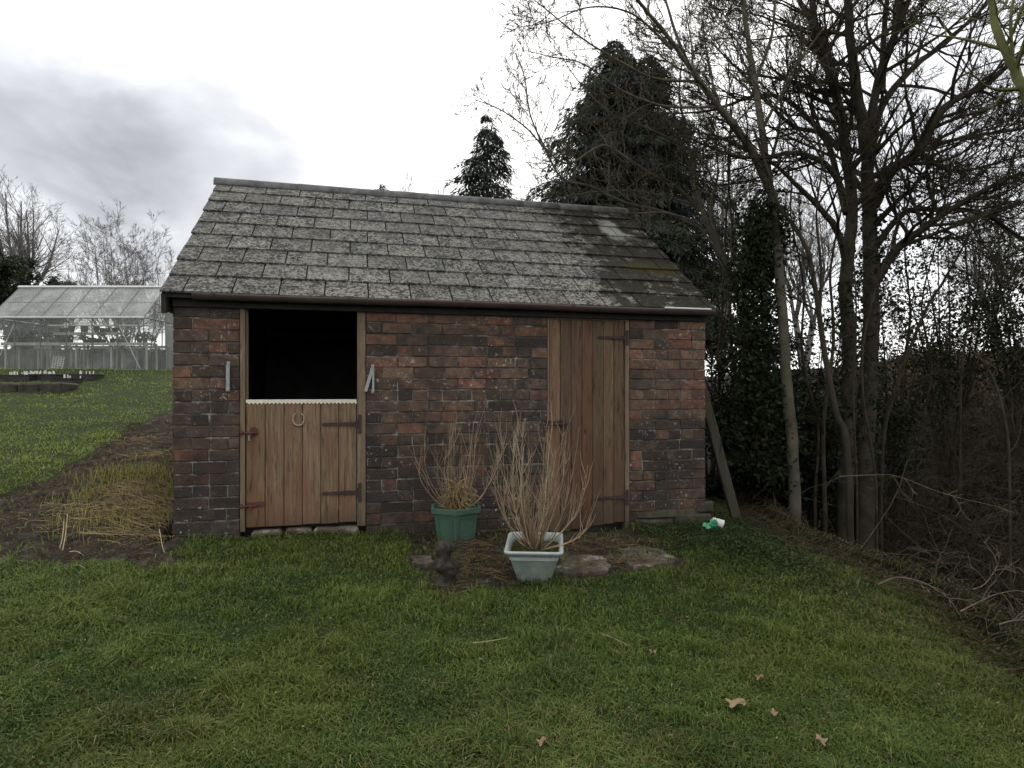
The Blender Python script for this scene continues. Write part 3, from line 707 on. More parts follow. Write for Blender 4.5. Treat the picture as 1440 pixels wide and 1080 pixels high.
# ------------------------------------------------------------------ concrete slab pieces
def slab(name, pix, thick, label):
    pts = [G(*p_) for p_ in pix]; c_ = sum(pts, Vector())/len(pts)
    out_ = []
    for i in range(len(pts)):
        a_, b_ = pts[i], pts[(i+1) % len(pts)]
        for k in range(5):
            p_ = a_.lerp(b_, k/5); p_ = p_+Vector((rnd.uniform(-.02, .02), rnd.uniform(-.02, .02), 0)); out_.append(p_)
    zt = c_.z+thick; n_ = len(out_); m = MB()
    rings = [[Vector((p_.x, p_.y, zt-.12)) for p_ in out_], [Vector((p_.x, p_.y, zt-.006)) for p_ in out_], [Vector((c_.x+(p_.x-c_.x)*.98, c_.y+(p_.y-c_.y)*.98, zt+rnd.uniform(-.002, .002))) for p_ in out_]]
    if sum((out_[i].x*out_[(i+1) % n_].y-out_[(i+1) % n_].x*out_[i].y) for i in range(n_)) < 0: rings = [r_[::-1] for r_ in rings]
    m.ring_loft(rings); o = m.build(name, M_CONC); return tag(o, label, 'slab')
slab('concrete_slab', [(874, 772), (900, 766), (930, 773), (955, 790), (932, 797), (892, 800), (878, 792)], .006, 'pale worn concrete slab in the grass before the plank door')
slab('concrete_slab', [(786, 778), (845, 782), (862, 795), (850, 804), (800, 809), (770, 804)], .003, 'brownish concrete slab right beside the square planter')
slab('concrete_slab', [(578, 783), (605, 782), (608, 793), (585, 797)], .012, 'small grey slab corner in grass left of the stump')

# ------------------------------------------------------------------ planters
def twiggy(base, n, H, spread, r, mat, seedn, parent, name, lean=0.0, sub=3, c0=(1, 1, 1)):
    rr = random.Random(seedn); m = MB()
    for i in range(n):
        az = rr.uniform(0, 2*math.pi); out_ = rr.uniform(.15, 1)*spread; hh = H*rr.uniform(.55, 1.0)*(1-.25*(out_/spread)**2)
        b = Vector((math.cos(az)*.045*rr.random(), math.sin(az)*.045*rr.random(), 0))
        e = Vector((math.cos(az)*out_+lean, math.sin(az)*out_*.8, hh)); cpt = Vector((math.cos(az)*out_*1.05, math.sin(az)*out_*.85, hh*.30))
        pts = []; K = 9; ph = rr.uniform(0, 6)
        for k in range(K+1):
            t_ = k/K; p_ = b*(1-t_)**2+cpt*2*t_*(1-t_)+e*t_*t_; p_ = p_+Vector((math.sin(t_*9+ph), math.cos(t_*8+ph), 0))*.006; pts.append(p_)
        kk = rr.uniform(.55, 1.3); m.col = tuple(kk*x for x in c0)
        R0 = r*rr.uniform(.6, 1.1); m.tube([base+p_ for p_ in pts], [R0*(1-.7*k/K) for k in range(K+1)], 5, False)
        for s_ in range(sub):
            j = rr.randint(3, K-1); d_ = (pts[j+1]-pts[j]).normalized(); d_ = (d_+Vector((rr.uniform(-.8, .8), rr.uniform(-.8, .8), rr.uniform(-.1, .6)))).normalized()
            p_ = pts[j].copy(); ln = rr.uniform(.08, .32); sp_ = [p_.copy()]
            for k in range(4):
                d_ = (d_+Vector((rr.uniform(-.2, .2), rr.uniform(-.2, .2), .18))).normalized(); p_ = p_+d_*ln/4; sp_.append(p_.copy())
            m.tube([base+x for x in sp_], [R0*.45, R0*.4, R0*.35, R0*.28, R0*.18], 4, False)
    return m.build(name, mat, parent, True)
# hexagonal green one
pc = Vector(((641-720)/F*5.5, 5.5, 0)); pc.z = Tz(pc.x, pc.y)-.01
hp = empty('potted_plant', pc, R(6)); hp.scale = (1.13, 1.13, 1.13); tag(hp, 'dark green hexagonal planter of dead stalks and straw against the brick wall', 'planter')
def hexr(r, z, off=-90): return [(math.cos(R(off+60*k))*r, math.sin(R(off+60*k))*r, z) for k in range(6)]
m = MB(); HH = .27
m.ring_loft([hexr(.155, 0), hexr(.19, HH-.035)], True, False)
m.ring_loft([hexr(.178, HH-.03), hexr(.175, HH-.10)], False, False)
for k in range(6):                                # recessed-look panels: raised mouldings per face
    for (u0, u1, v0, v1) in ((.16, .84, .14, .155), (.16, .84, .84, .855), (.16, .18, .155, .84), (.82, .84, .155, .84)):
        def fp(u, v_, o_):
            rb = .155+(.19-.155)*v_; a_ = hexr(rb+o_, v_*(HH-.035)); p_ = Vector(a_[k]).lerp(Vector(a_[(k+1) % 6]), u); return p_
        vs = [fp(u0, v0, 0), fp(u1, v0, 0), fp(u1, v1, 0), fp(u0, v1, 0), fp(u0, v0, .005), fp(u1, v0, .005), fp(u1, v1, .005), fp(u0, v1, .005)]
        m.add(vs, [(4, 5, 6, 7), (0, 1, 5, 4), (1, 2, 6, 5), (2, 3, 7, 6), (3, 0, 4, 7)])
pot = m.build('pot', M_GREEN, hp)
m = MB(); m.ring_loft([hexr(.192, HH-.04), hexr(.212, HH-.036), hexr(.216, HH), hexr(.190, HH+.002), hexr(.180, HH-.05)], False, False); m.build('rim', M_GREEN, pot)
m = MB(); m.ring_loft([hexr(.181, HH-.045)], False, True) if False else m.add(hexr(.182, HH-.045), [tuple(range(6))]); m.build('soil', M_SOIL, hp)
twiggy(Vector((.02, 0, HH-.05)), 24, .80, .36, .0044, M_TWIG, 5, hp, 'dead_stems', .03, 5, (1.15, 1.02, .92))
rr = random.Random(9); m = MB()
for i in range(330):                              # straw mop
    az = rr.uniform(0, 6.28); r0 = rr.uniform(0, .05); p_ = Vector((.02+math.cos(az)*r0, math.sin(az)*r0, HH-.05+rr.uniform(.02, .22))); k = rr.uniform(.3, 1.0); m.col = (k, k*.95, k*.8)
    d_ = Vector((math.cos(az)*.8, math.sin(az)*.8, rr.uniform(-.2, .9))).normalized(); sp_ = [p_.copy()]
    for j in range(4): d_ = (d_+Vector((0, 0, -.30))+Vector((rr.uniform(-.6, .6), rr.uniform(-.6, .6), rr.uniform(-.3, .3)))).normalized(); p_ = p_+d_*rr.uniform(.025, .045); p_.z = max(p_.z, HH-.04); sp_.append(p_.copy())
    m.tube(sp_, [.0028, .0026, .0024, .002, .001], 3, False)
m.build('straw_tuft', M_STRAW, hp)
# square pale one
pc = Vector(((752-720)/F*4.62, 4.62, 0)); pc.z = Tz(pc.x, pc.y)-.005
sp0 = empty('potted_shrub', pc, R(-4)); sp0.rotation_euler = (R(3), 0, R(-4)); tag(sp0, 'square pale grey green planter holding a tall bare twiggy shrub', 'planter')
def rsq(wx, wy, z, c_=.035, n_=5):
    o_ = []
    for (sx, sy, a0) in ((1, -1, -90), (1, 1, 0), (-1, 1, 90), (-1, -1, 180)):
        for k in range(n_): a_ = R(a0+90*k/(n_-1)); o_.append((sx*(wx-c_)+math.cos(a_)*c_, sy*(wy-c_)+math.sin(a_)*c_, z))
    return o_
H2 = .265; m = MB()
m.ring_loft([rsq(.115, .14, 0), rsq(.118, .143, .02), rsq(.175, .225, H2-.045)], True, False); m.ring_loft([rsq(.175, .225, H2-.045), rsq(.183, .233, H2-.04), rsq(.185, .235, H2-.02)], False, False)
pot = m.build('pot', M_PALE, sp0, True)
m = MB(); m.ring_loft([rsq(.186, .236, H2-.024), rsq(.203, .253, H2-.02), rsq(.207, .257, H2-.006), rsq(.201, .251, H2), rsq(.188, .238, H2), rsq(.180, .230, H2-.01), rsq(.172, .222, H2-.07)], False, False); m.build('rim', M_RIM, pot, True)
m = MB(); rs_ = []
for f_ in (1, .75, .5, .25): rs_.append([(x*f_, y*f_, H2-.06+.012*(1-f_)+rnd.uniform(-.006, .006)) for x, y, z in rsq(.174, .223, 0)])
m.ring_loft(rs_, False, True); m.build('soil', M_SOIL, sp0, True)
twiggy(Vector((.0, .0, H2-.06)), 24, 1.15, .38, .0056, M_TWIG, 12, sp0, 'shrub_stems', .05, 11, (1.3, 1.2, 1.05))
twiggy(Vector((.02, .0, H2-.05)), 9, .42, .40, .0050, M_TWIG, 14, sp0, 'low_stems', .05, 5, (1.25, 1.1, .95))
rr = random.Random(19); m = MB()
for i in range(9):                                # thick old stems at the foot
    az = rr.uniform(0, 6.28); b = Vector((math.cos(az)*.05, math.sin(az)*.04, H2-.07)); e = b+Vector((math.cos(az)*.03+rr.uniform(-.02, .02), math.sin(az)*.02, rr.uniform(.15, .34)))
    k = rr.uniform(.4, .8); m.col = (k, k*.8, k*.7); m.tube([b, b.lerp(e, .5)+Vector((rr.uniform(-.01, .01), 0, 0)), e], [.014, .012, .007], 6)
m.build('old_stems', M_TWIG, sp0, True)
rr = random.Random(29); m = MB()
for i in range(260):
    x, y = rr.uniform(-.16, .16), rr.uniform(-.2, .2); z = H2-.055; hh = rr.uniform(.015, .06); k = rr.uniform(.5, 1.2); dx, dy = rr.uniform(-.03, .03), rr.uniform(-.03, .03)
    m.col = (.10*k, .11*k, .03*k); m.add([(x-.003, y, z), (x+.003, y, z), (x+dx, y+dy, z+hh)], [(0, 1, 2)])
m.build('moss_and_weeds', M_GRASS, sp0)

# ------------------------------------------------------------------ knobbly stump
sb = G(626, 822); m = MB(); rings = []
for i in range(25):
    t_ = i/24; z = t_*.33; r_ = .078-.026*t_+.012*math.sin(t_*15+1.0)
    if t_ > .9: r_ *= math.sqrt(max(0, 1-((t_-.9)/.11)**2))
    ring = []
    for k in range(24):
        a_ = 2*math.pi*k/24; nn = mnoise.noise(Vector((math.cos(a_)*1.6, math.sin(a_)*1.6, z*14)))*.45+mnoise.noise(Vector((math.cos(a_)*5, math.sin(a_)*5, z*40)))*.34
        rr_ = r_*(1+nn); ring.append(sb+Vector((math.cos(a_)*rr_+.012*math.sin(z*18), math.sin(a_)*rr_, z-.03)))
    rings.append(ring)
m.ring_loft(rings)
M_STUMP = m_simple('dark_knobbly_stump', (.034, .028, .021), .8, 26, .85, .3, 1.0, 60)
tag(m.build('tree_stump', M_STUMP, None, True), 'dark knobbly stump standing in front of the green planter', 'stump')

# ------------------------------------------------------------------ litter by the corner
lb = G(1000, 747); m = MB()
for i in range(14):
    a_ = rnd.uniform(0, 6.28); c_ = lb+Vector((rnd.uniform(-.045, .045), rnd.uniform(-.03, .03), rnd.uniform(.01, .085))); u = Vector((rnd.uniform(-1, 1), rnd.uniform(-1, 1), rnd.uniform(-1, 1))).normalized()*.032; v_ = u.cross(Vector((rnd.uniform(-1, 1), 1, rnd.uniform(-1, 1)))).normalized()*.026
    m.add([c_-u-v_, c_+u-v_*.6, c_+u*.8+v_, c_-u*.7+v_, c_+v_.cross(u).normalized()*.018], [(0, 1, 4), (1, 2, 4), (2, 3, 4), (3, 0, 4), (0, 3, 2, 1)])
tag(m.build('crumpled_wrapper', m_simple('bright_green_film', (.05, .30, .16), .3, 20, .4, .5, 0)), 'crumpled bright green wrapper in the ivy at the shed corner', 'litter')
lb = G(1010, 746)+Vector((.0, .0, .075)); m = MB(); ax = Vector((1, -.25, -.35)).normalized(); s1 = ax.cross(Vector((0, 0, 1))).normalized(); s2 = s1.cross(ax)
m.ring_loft([[lb+ax*tt+(s1*math.cos(R(20*k))+s2*math.sin(R(20*k)))*r_ for k in range(18)] for tt, r_ in ((-.06, .030), (-.058, .033), (.04, .042), (.05, .043), (.049, .040), (-.04, .031))], True, True)
tag(m.build('plastic_cup', M_WHITE, None, True), 'white plastic cup on its side beside the green wrapper', 'cup')

# ------------------------------------------------------------------ fallen leaves and sticks
M_DEADLEAF = m_simple('dead_leaf_tan', (.20, .14, .078), .4, 40, .7, .3, .2, 80)
def leaf(px, py, size, ang, label, k=0):
    c_ = G(px, py)+Vector((0, 0, .046)); rr = random.Random(px); m = MB(); n_ = 22; ring = []
    for j in range(n_):
        a_ = 2*math.pi*j/n_; r_ = size*(.62+.38*abs(math.cos(a_*2.5+k)))*(1.25 if abs(math.cos(a_)) > .8 else 1); ring.append(Vector((math.cos(a_)*r_, math.sin(a_)*r_*.95, .010*math.sin(a_*3)+.07*r_*abs(math.sin(a_)))))
    vs = [Vector((0, 0, 0))]+ring; vs = [Matrix.Rotation(ang, 3, 'Z') @ p_+c_ for p_ in vs]; m.add(vs, [(0, 1+j, 1+(j+1) % n_) for j in range(n_)])
    e = Matrix.Rotation(ang, 3, 'Z') @ Vector((size*1.7, 0, .004))+c_; m.tube([c_, e], [.0018, .001], 4)
    tag(m.build('fallen_leaf', M_DEADLEAF), label, 'leaf', 'dead leaves on the lawn')
leaf(1035, 1003, .040, .2, 'largest pale tan dead leaf on the lawn, lower right of centre')
leaf(1155, 1056, .026, 1.2, 'curled tan dead leaf nearest the bottom right of the lawn', 1)
leaf(1068, 966, .022, 2.2, 'small brown dead leaf just above the largest leaf', 2)
leaf(762, 1060, .020, .7, 'tiny brown dead leaf at the bottom middle of the lawn', 3)
leaf(1088, 1018, .022, 2.9, 'dull brown dead leaf just right of the largest leaf', 4)
leaf(918, 930, .018, 1.9, 'tiny pale dead leaf in the middle of the lawn', 5)
def stick(pix, r, lift, label, mt=M_STRAW, name='dead_stalk', group='dead stalks lying about', k=1.0):
    m = MB(); m.col = (k, k, k); pts = [G(a_, b_)+Vector((0, 0, l_)) for (a_, b_), l_ in zip(pix, lift)]
    m.tube(smooth_path(pts, 4), [.62*r*(1-.6*i/(len(smooth_path(pts, 4))-1)) for i in range(len(smooth_path(pts, 4)))], 5)
    tag(m.build(name, mt, None, True), label, 'stick', group)
def smooth_path(pts, sub):
    pts = [Vector(p_) for p_ in pts]; q = [pts[0]*2-pts[1]]+pts+[pts[-1]*2-pts[-2]]; o_ = []
    for i in range(1, len(q)-2):
        for k in range(sub):
            t_ = k/sub; a_, b, c_, d_ = q[i-1], q[i], q[i+1], q[i+2]
            o_.append(.5*((2*b)+(c_-a_)*t_+(2*a_-5*b+4*c_-d_)*t_*t_+(3*b-a_-3*c_+d_)*t_**3))
    o_.append(pts[-1]); return o_
stick([(112, 755), (160, 757), (202, 756)], .007, (.03, .03, .02), 'long straight pale stalk lying across the mud')
stick([(98, 780), (108, 782), (119, 786)], .007, (.02, .03, .02), 'short thick pale stalk on the mud near the grass edge')
stick([(100, 799), (112, 802), (120, 804)], .006, (.02, .03, .02), 'short pale stalk at the lower edge of the mud')
stick([(665, 915), (690, 913), (713, 908)], .005, (.04, .045, .04), 'thin straw coloured stalk in the middle of the lawn')
stick([(845, 903), (865, 912), (888, 920)], .004, (.05, .05, .04), 'thin bent stalk on the lawn right of the square planter')
stick([(224, 760), (229, 776), (233, 783)], .006, (.09, .03, .02), 'pale stalk tilted on the mud by the shed corner')
stick([(255, 742), (275, 741), (295, 738)], .005, (.03, .03, .03), 'thin pale stalk lying at the foot of the left pier')
stick([(84, 772), (88, 765), (90, 752)], .008, (.0, .05, .12), 'left of two cut stalks standing in the mud')
stick([(88, 774), (92, 764), (95, 748)], .008, (.0, .06, .14), 'right of two cut stalks standing in the mud')

# ------------------------------------------------------------------ greenhouse
def m_glass(name, GLO, GHI):
    t = NT(name, .25, .5); tr = t.t.nodes.new('ShaderNodeBsdfTransparent'); tr.inputs[0].default_value = (.93, .94, .93, 1)
    t.base(t.ramp(t.noise(3, 5, .7), [(.3, (.33, .34, .325)), (.7, (.55, .56, .545))])); mx = t.t.nodes.new('ShaderNodeMixShader')
    f = t.rng(t.noise(2.2, 5, .7), .3, .75, GLO, GHI); t.t.links.new(f, mx.inputs[0]); t.t.links.new(tr.outputs[0], mx.inputs[1]); t.t.links.new(t.b.outputs[0], mx.inputs[2])
    t.t.links.new(mx.outputs[0], t.t.nodes['Material Output'].inputs[0]); return t.m
M_GLASS = m_glass('algae_glass', .12, .28); M_RGLASS = m_glass('dirt_and_glare_roof_glass', .36, .56)  # roof panes paler: dirt plus condensation and sky reflection put into the colour
M_ALU = m_simple('dull_aluminium', (.13, .135, .13), .2, 10, .5, .5, 0); M_ALUW = m_simple('pale_aluminium', (.50, .51, .49), .15, 10, .5, .5, 0)
gx0, gx1, gy, gz, ge, gry, grz, gby = -12.39, -8.72, 15.0, 1.60, 2.90, 15.95, 3.76, 16.9
gh = empty('greenhouse', ((gx0+gx1)/2, gy, gz)); tag(gh, 'aluminium framed glass greenhouse on the rise beyond the lawn', 'greenhouse')
O_ = Vector(gh.location)
m = MB(); mw = MB()
def bar(mm_, a, b, r=.014): mm_.tube([Vector(a)-O_, Vector(b)-O_], r, 4)
NBAY = 6
for i in range(NBAY+1):
    x = gx0+(gx1-gx0)*i/NBAY
    for yy, s_ in ((gy, 1), (gby, -1)):
        bar(m, (x, yy, gz), (x, yy, ge)); bar(m, (x, yy, ge), (x, gry, grz), .015)
for yy in (gy, gby):
    bar(m, (gx0, yy, gz+.62), (gx1, yy, gz+.62), .006)
for xx in (gx0, gx1):
    bar(m, (xx, gy, gz), (xx, gby, gz), .02); bar(m, (xx, gy, ge), (xx, gby, ge), .014)
    for k in range(1, 4):
        yy = gy+(gby-gy)*k/4; zt = ge+(grz-ge)*(1-abs(yy-gry)/(gry-gy)); bar(m, (xx, yy, gz), (xx, yy, zt), .012)
for yy in (gy+.475, gby-.475): bar(m, (gx0, yy, (ge+grz)/2), (gx1, yy, (ge+grz)/2), .007)
m.build('frame', M_ALU, gh)
for yy in (gy, gby): bar(mw, (gx0-.02, yy, gz), (gx1+.02, yy, gz), .028); bar(mw, (gx0-.02, yy-.01*(yy == gy), ge), (gx1+.02, yy-.01*(yy == gy), ge), .022)
bar(mw, (gx0-.03, gry, grz+.01), (gx1+.03, gry, grz+.01), .045)
mw.build('sills', M_ALUW, gh)
m = MB(); mr = MB()
for i in range(NBAY):
    x0 = gx0+(gx1-gx0)*i/NBAY+.008; x1 = x0+.59
    for a in ([(x0, gy+.004, gz), (x1, gy+.004, gz), (x1, gy+.004, ge), (x0, gy+.004, ge)], [(x0, gy+.01, ge+.01), (x1, gy+.01, ge+.01), (x1, gry-.01, grz-.01), (x0, gry-.01, grz-.01)],
              [(x0, gby, gz), (x1, gby, gz), (x1, gby, ge), (x0, gby, ge)], [(x0, gby, ge), (x1, gby, ge), (x1, gry+.01, grz-.01), (x0, gry+.01, grz-.01)]):
        (mr if a[2][2] > ge+.1 else m).add([Vector(p_)-O_ for p_ in a], [(0, 1, 2, 3)])
for xx in (gx0, gx1): m.add([Vector(p_)-O_ for p_ in ((xx, gy, gz), (xx, gby, gz), (xx, gby, ge), (xx, gry, grz), (xx, gy, ge))], [(0, 1, 2, 3, 4)])
m.build('glass', M_GLASS, gh); mr.build('roof_glass', M_RGLASS, gh)
for a_, b_ in [(P(166, 455, 15.05), P(197, 518, 15.05)), (P(20, 455, 15.05), P(0, 500, 15.05)), (P(144, 485, 15.4), P(156, 495, 15.4))]+[((gx0+.6*i, gby-.03, ge), (gx0+.6*i+.6, gry+.02, grz-.03)) for i in (1, 3, 5)]:
    m = MB(); bar(m, a_, b_, .011); m.build('brace', M_ALUW, gh)
M_BENCH = m_simple('grey_bench_slats', (.34, .34, .31), .3, 8); M_POTD = m_simple('dark_plastic_pots', (.035, .032, .03), .4, 12, .6)
def bench(x0, x1, y0, y1, z, label):
    m = MB(); o = empty('staging_bench', ((x0+x1)/2, y0, gz)); tag(o, label, 'bench', 'benches in the greenhouse'); q = Vector(o.location)
    for k in range(5): yy = y0+(y1-y0)*k/5; m.box(Vector((x0, yy, z-.03))-q, Vector((x1, yy+(y1-y0)/5-.02, z))-q)
    m.box(Vector((x0, y0-.02, z-.07))-q, Vector((x1, y0-.001, z-.005))-q); m.build('bench_top', M_BENCH, o)
    for xx in np.arange(x0+.05, x1, .85):
        for yy in (y0+.03, y1-.05):
            l_ = MB(); l_.box(Vector((xx, yy, gz))-q, Vector((xx+.04, yy+.04, z-.032))-q); l_.build('leg', M_BENCH, o)
bench(gx0+.1, gx1-.08, 15.25, 15.75, 2.33, 'long slatted bench at waist height just inside the greenhouse front')
bench(gx0+.5, gx0+2.3, 16.2, 16.6, 2.66, 'short raised shelf bench with pots at the back of the greenhouse')
bench(gx0+.1, gx1-.2, 16.3, 16.7, 2.32, 'long lower slatted bench along the back of the greenhouse')
def gpot(x, y, z, r, h_, g_, label):
    m = MB(); m.ring_loft([[(math.cos(R(30*k))*r_, math.sin(R(30*k))*r_, zz_) for k in range(12)] for r_, zz_ in ((r*.75, 0), (r, h_), (r*1.08, h_), (r*1.08, h_+.01))]); o = m.build('plant_pot', M_POTD); o.location = (x, y, z)
    tag(o, label, 'pot', g_); return o
rr = random.Random(4); lab = 'small dark plastic pot standing on the greenhouse benches'
for i in range(17): gpot(gx0+.25+i*.2+rr.uniform(-.05, .05), 15.35+rr.uniform(0, .3), 2.335, rr.uniform(.05, .09), rr.uniform(.07, .13), 'dark pots on the greenhouse benches', lab)
for i in range(9): gpot(gx0+.7+i*.18, 16.3+rr.uniform(0, .2), 2.665, rr.uniform(.05, .08), rr.uniform(.09, .16), 'dark pots on the greenhouse benches', lab)
# seedlings as foliage scatter
def leafcloud(name, C_, Rr, n, size, c0, c1, mat, parent=None, flat=.6, hollow=0.0, shape=None, seed_=1):
    r_ = np.random.default_rng(seed_); d_ = r_.standard_normal((n, 3)); d_ /= np.linalg.norm(d_, axis=1)[:, None]
    rad = (hollow+(1-hollow)*r_.random((n, 1)))**(1/2.2)
    P_ = np.asarray(C_)[None, :]+d_*rad*np.asarray(Rr)[None, :] if shape is None else shape
    n = len(P_); a_ = r_.standard_normal((n, 3)); a_ /= np.linalg.norm(a_, axis=1)[:, None]; b_ = np.cross(a_, r_.standard_normal((n, 3))); b_ /= np.linalg.norm(b_, axis=1)[:, None]
    s_ = size*(.6+.8*r_.random((n, 1))); a_ *= s_; b_ *= s_*flat
    V = np.stack([P_-a_, P_+b_*.9-a_*.1, P_+a_, P_-b_*.9-a_*.1], 1).reshape(-1, 3)
    Fq = np.arange(n*4).reshape(n, 4); f_ = r_.random((n, 1)); Cc = np.asarray(c0)*(1-f_)+np.asarray(c1)*f_
    return V, Fq, np.repeat(Cc[:, None, :], 4, 1).reshape(-1, 3)
class Bag:
    def __init__(s): s.V = []; s.F = []; s.C = []; s.n = 0
    def put(s, V, F_, C): s.V.append(V); s.F.append(F_+s.n); s.C.append(C); s.n += len(V)
    def build(s, name, mat, parent=None, smooth=False): return np_mesh(name, np.concatenate(s.V), np.concatenate(s.F), mat, parent, np.concatenate(s.C), smooth)
B = Bag()
for i in range(26): B.put(*leafcloud('', (rr.uniform(gx0+.3, gx1-.2), rr.uniform(15.3, 16.6), 2.46+rr.uniform(0, .1)), (.12, .12, .10), 60, .03, (.02, .03, .015), (.05, .07, .03), None, seed_=i))
o = B.build('seedlings', M_IVY); tag(o, 'dark leafy seedlings growing in pots along the greenhouse benches', 'seedlings', kind='stuff')
cr_ = MB(); c0 = P(79, 518, 15.5); c0.z = gz+.01       # white slotted tray leaning
for i in range(5): cr_.box((-.14+i*.065, -.012, 0), (-.14+i*.065+.022, .0, .40))
for i in range(8): cr_.box((-.14, -.016, i*.055), (.145, -.0125, i*.055+.018))
o = cr_.build('slotted_tray', M_WHITE); o.location = c0; o.rotation_euler = (R(-10), R(4), 0); tag(o, 'white slotted plastic tray stood on end inside the greenhouse', 'tray')
m = MB(); q = Vector((-13, 19.0, 1.5))
M_SCREEN = m_simple('dark_grey_screen', (.045, .045, .040), .3, 6)  # added board screen, made up to darken the view through the lower glass
for i in range(48): m.box((-4.3+i*.15, rnd.uniform(-.008, .008), 0), (-4.3+i*.15+.143, .03, .92+rnd.uniform(-.02, .02)))
m.box((-4.3, .032, .2), (2.9, .07, .28)); m.box((-4.3, .032, .65), (2.9, .07, .73))
o = m.build('added_board_screen', M_SCREEN); o.location = q; tag(o, 'low dark board screen added behind the greenhouse to darken its lower panes', 'added screen')
# pale panelled structure right behind the greenhouse
t = NT('pale_panel', .7, .3); t.base(t.ramp(t.noise(3, 5, .7), [(.3, (.20, .215, .19)), (.7, (.36, .38, .35))])); M_PANEL = t.m
px0, px1, py_ = -9.6, -7.9, 17.6; gz2 = Tz(-8.9, 17.6)-.03
ps = empty('panelled_shed', ((px0+px1)/2, py_, gz2)); tag(ps, 'pale grey panelled shed seen between greenhouse and brick wall', 'shed'); q = Vector(ps.location)
m = MB(); m.box(Vector((px0, py_, gz2))-q, Vector((px1, py_+1.8, gz2+1.85))-q)
for i in range(9): x = px0+i*.21; m.box(Vector((x, py_-.02, gz2))-q, Vector((x+.03, py_-.001, gz2+1.85))-q)
m.build('wall', M_PANEL, ps); m = MB(); m.add([Vector(p_)-q for p_ in ((px0-.1, py_-.12, gz2+1.87), (px1+.1, py_-.12, gz2+1.87), (px1+.1, py_+1.95, gz2+2.25), (px0-.1, py_+1.95, gz2+2.25), (px0-.1, py_-.12, gz2+1.92), (px1+.1, py_-.12, gz2+1.92), (px1+.1, py_+1.95, gz2+2.30), (px0-.1, py_+1.95, gz2+2.30))], [(0, 3, 2, 1), (4, 5, 6, 7), (0, 1, 5, 4), (1, 2, 6, 5), (2, 3, 7, 6), (3, 0, 4, 7)]); m.build('roof', M_ALUW, ps)
# raised stone edging and seed trays
def gobj(px, py): return G(px, py)
c_ = gobj(30, 552); m = MB()
for i in range(5): m.bbox((c_.x-1.35+i*.42, c_.y, c_.z-.1), (c_.x-1.35+i*.42+.40, c_.y+.5, c_.z+.17+rnd.uniform(-.01, .01)), .03, .015)
tag(m.build('stone_trough', M_STONE), 'long low mossy stone trough in the grass before the greenhouse', 'trough')
def tray(cx, cy, wx, labels, label, seed_):
    r_ = random.Random(seed_); z = Tz(cx, cy); o = empty('seed_tray', (cx, cy, z)); tag(o, label, 'seed tray', 'black trays in front of the greenhouse'); m = MB()
    m.box((-wx/2, 0, 0), (wx/2, .38, .11)); m.box((-wx/2-.015, -.015, .11), (wx/2+.015, .395, .125)); m.build('tray', M_POTD, o)
    for i in range(labels):
        m = MB(); x = r_.uniform(-wx/2+.03, wx/2-.03); y = r_.uniform(.02, .36); m.box((x, y, .126), (x+.022, y+.004, .17+r_.uniform(0, .04))); m.build('plant_label', M_WHITE, o)
for i, (px, py, wx, nl) in enumerate([(14, 536, .75, 16), (50, 535, .62, 16), (84, 541, .40, 5), (112, 535, .50, 8)]):
    c_ = G(px, py); tray(c_.x, c_.y, wx, nl, ['black seed tray full of white labels, leftmost before the greenhouse', 'black seed tray with white labels, second from the left', 'black seed tray set nearer the lawn with few labels', 'low black seed tray at the right end of the row'][i], i)

# ------------------------------------------------------------------ tree tools
class Tubes:
    def __init__(s): s.b = {}
    def add(s, pts, r0, r1, sides=3):
        s.b.setdefault((len(pts), sides), []).append((pts, r0, r1))
    def build(s, name, mat, parent=None, smooth=True, pred=None):
        Vs = []; Fs = []; n0 = 0
        for (k, sd), L_ in s.b.items():
            A = np.array([[tuple(p_) for p_ in q[0]] for q in L_]); r0 = np.array([q[1] for q in L_]); r1 = np.array([q[2] for q in L_]); n = len(L_)
            tg = np.gradient(A, axis=1); tg /= np.linalg.norm(tg, axis=2, keepdims=True)+1e-9
            up = np.tile(np.array([.31, .77, .21]), (n, k, 1)); u = np.cross(tg, up); u /= np.linalg.norm(u, axis=2, keepdims=True)+1e-9; v_ = np.cross(tg, u)
            rad = (r0[:, None]+(r1-r0)[:, None]*np.linspace(0, 1, k)[None])[..., None, None]
            th = np.arange(sd)*2*np.pi/sd; ring = A[:, :, None, :]+rad*(u[:, :, None, :]*np.cos(th)[None, None, :, None]+v_[:, :, None, :]*np.sin(th)[None, None, :, None])
            Vs.append(ring.reshape(-1, 3)); i = np.arange(n)[:, None, None]*k*sd; a = np.arange(k-1)[None, :, None]*sd; b = np.arange(sd)[None, None, :]; b2 = (b+1) % sd
            q = np.stack([i+a+b, i+a+b2, i+a+sd+b2, i+a+sd+b], -1).reshape(-1, 4)+n0; Fs.append(q); n0 += n*k*sd
        return np_mesh(name, np.concatenate(Vs), np.concatenate(Fs), mat, parent, np.ones((n0, 3)), smooth)
def randdir(rr): 
    z = rr.uniform(-1, 1); a = rr.uniform(0, 6.283); s = math.sqrt(1-z*z); return Vector((s*math.cos(a), s*math.sin(a), z))
